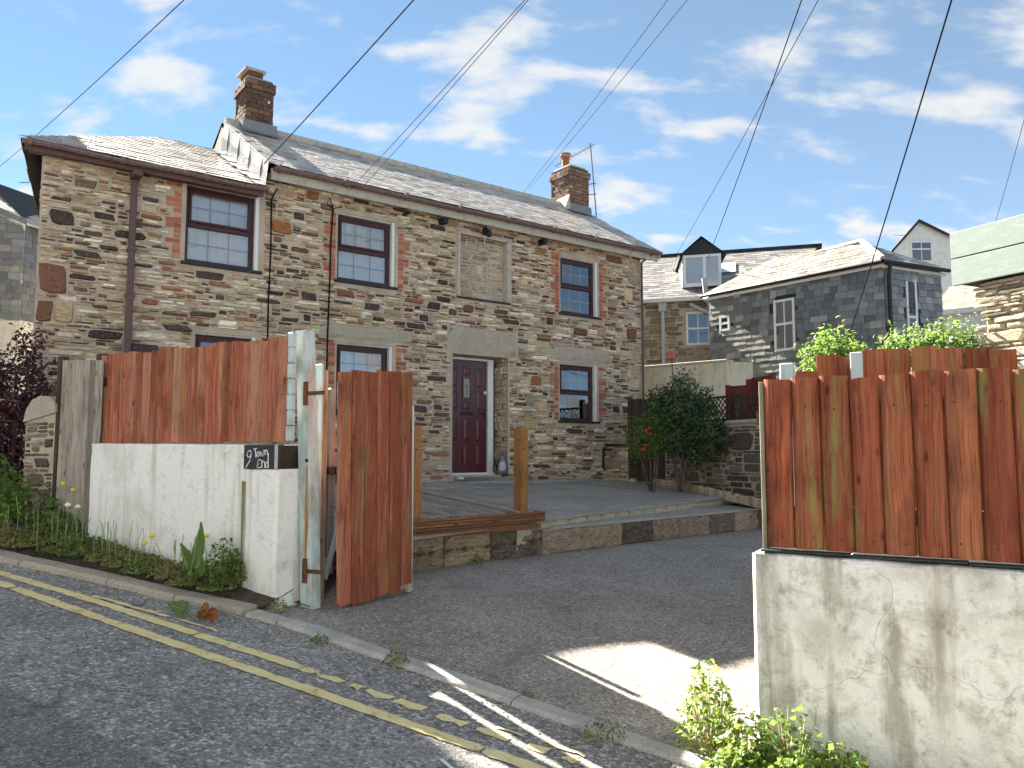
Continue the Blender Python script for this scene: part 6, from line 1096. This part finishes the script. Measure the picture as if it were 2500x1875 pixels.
def bigleaf(name, label, P, leaves, m, seed):
    t = thing(name, label, 'plant', tuple(P), RROT); rng = random.Random(seed)
    for bx, by, bz, tx, ty, tz, w in leaves:
        a, c = Vector((bx, by, bz)), Vector((tx, ty, tz)); ax = c - a; sd = ax.cross(Vector((0, -1, .35))).normalized(); nn = ax.cross(sd).normalized(); V = []; n = 8
        for i in range(n + 1):
            f = i / n; ww = w * math.sin(math.pi * min(1, f ** .75)) * (1 + .12 * math.sin(i * 3 + bx * 20)) * .5 + .002; pt = a + ax * f + nn * (.02 * math.sin(f * 3)); V += [pt - sd * ww + nn * .012, pt, pt + sd * ww + nn * .012]
        MB().add(V, [(i * 3 + k, i * 3 + k + 1, (i + 1) * 3 + k + 1, (i + 1) * 3 + k) for i in range(n) for k in range(2)], (1, 1, 1)).build('leaf', m, t, smooth=True); part('leaf_stalk', 'leaf_pale', t, lambda q: q.tube([(bx * .3, by * .3, 0), tuple(a), tuple(a + ax * .8)], .004, 4))
    return t
bigleaf('dock_plant', 'dock plant with large upright pointed leaves against the white pier', RW(-4.9, 4.02, RH(-4.9) + .09), [(.0, 0, .12, .05, .02, .46, .13), (-.03, 0, .1, -.1, -.03, .3, .1), (.05, 0, .06, .16, -.06, .24, .09), (.02, -.03, .04, .12, -.14, .1, .08)], 'leaf_mid', 1); bigleaf('dock_leaf', 'broad flat green dock leaf hanging over the kerb', RW(-4.60, 3.70, RH(-4.60) + .02), [(.05, 0, .02, -.09, -.04, .06, .10), (.0, .03, .02, -.09, .06, .07, .06), (.03, -.02, .02, .1, -.05, .05, .05)], 'leaf_mid', 2)
o = bigleaf('dry_leaf', 'crumpled orange-brown dead leaf lying by the kerb', RW(-4.42, 3.74, RH(-4.42) + .012), [(-.07, 0, .03, .05, -.02, .1, .11), (.0, .0, .03, .1, .02, .06, .09), (-.02, -.02, .02, .03, -.09, .04, .08)], 'dry_leaf', 3)
for k, (px, py, lab) in enumerate(((690, 1392, 'small grass tuft growing at the kerb below the driveway gate'), (855, 1440, 'spiky grass tuft with a dry stalk at the middle of the driveway kerb'), (1140, 1513, 'tiny tuft in the open joint between two kerb stones'), (600, 1325, 'grassy weed at the foot of the white pier'), (1300, 1592, 'straggling dry grass at the sunlit end of the driveway kerb'))):
    r_ = ray(px * 1.1302, py * 1.1302); nn = Vector((GR * RU.x, GR * RU.y, 1)); p = EYE + r_ * (-(EYE.dot(nn)) / r_.dot(nn)); weed('grass_tuft', lab, 'grass', p + Z * .01, (.06, .075, .035, .09, .16)[k], (.05, .1, .035, .09, .06)[k], (50, 80, 24, 90, 110)[k], .05, ('leaf_mid', 'leaf_mid', 'leaf_mid', 'leaf_mid', 'leaf_weed')[k], 700 + k, .14, None, 1 if k == 1 else 0)
weed('wall_weed', 'small pale weed at the foot of the dark retaining wall', 'weed', RL0 + RD * .75 + RN * .03 + Z * .6, .09, .07, 60, .035, 'leaf_mid', 710)
weed('nettle_clump', 'tall bright sunlit leafy weed at the corner of the grey-white wall', 'weed', RW(-1.2, 4.26, RH(-1.2) + .01), .17, .46, 420, .055, 'leaf_bright', 801, .4)
for i, (x, y, r_, h) in enumerate(((-.98, 4.17, .19, .3), (-.78, 4.2, .2, .34), (-.56, 4.2, .19, .24), (-.36, 4.18, .18, .17), (-1.0, 3.98, .16, .14), (-.74, 3.99, .18, .17), (-.48, 4.0, .18, .15), (-.2, 4.2, .15, .1), (.02, 4.22, .15, .16), (.2, 4.2, .16, .12), (.38, 4.25, .18, .2), (-.15, 4.03, .16, .1), (.1, 4.02, .15, .09))):
    weed('weed_clump', 'bright green leafy weeds massed along the foot of the grey-white wall', 'weed', RW(x, y, RH(x) + .01), r_, h, 330, .042, ('leaf_bright', 'leaf_mid', 'leaf_bright')[i % 3], 810 + i, .8, 'weeds along the grey-white wall')
for k, (px, py) in enumerate(((1070, 1388), (940, 1360), (1290, 1545))):
    r_ = ray(px * 1.1302, py * 1.1302); p = EYE + r_ * ((.42 - EYE.z) / r_.z) if k < 2 else EYE + r_ * ((.3 - EYE.z) / r_.z); p.z += .012; b = MB(); leafmesh(b, random.Random(k), (0, 0, .012), .05, Vector((0, 0, 1)), (1, 1, 1), .6); o = b.build('fallen_leaf', 'straw'); o.location = p; tag(o, 'small pale dry leaf lying on the tarmac drive', 'leaf', 'dry leaves on the drive')

rgr = random.Random(77); gq = MB()
for _ in range(900):
    x = rgr.uniform(-6.5, 1.2); y = kerb_y(x) - abs(rgr.gauss(0, .09)) - .005; z = RH(x) + .001; r_ = rgr.uniform(.003, .009) * (1.5 if rgr.random() < .06 else 1); p = RW(x, y, z); a0 = rgr.uniform(0, 6); V = [p + Vector((math.cos(a0 + k * 1.57) * r_ * rgr.uniform(.7, 1.2), math.sin(a0 + k * 1.57) * r_, 0)) for k in range(4)] + [p + Vector((rgr.uniform(-.3, .3) * r_, 0, r_ * rgr.uniform(.6, 1.2)))]
    gq.add(V, [(0, 1, 4), (1, 2, 4), (2, 3, 4), (3, 0, 4)], vary((.34, .3, .25), rgr, .4))
o = gq.build('road_grit', 'stone', kind='stuff'); tag(o, 'loose grit and gravel gathered in the road beside the kerb', 'gravel')
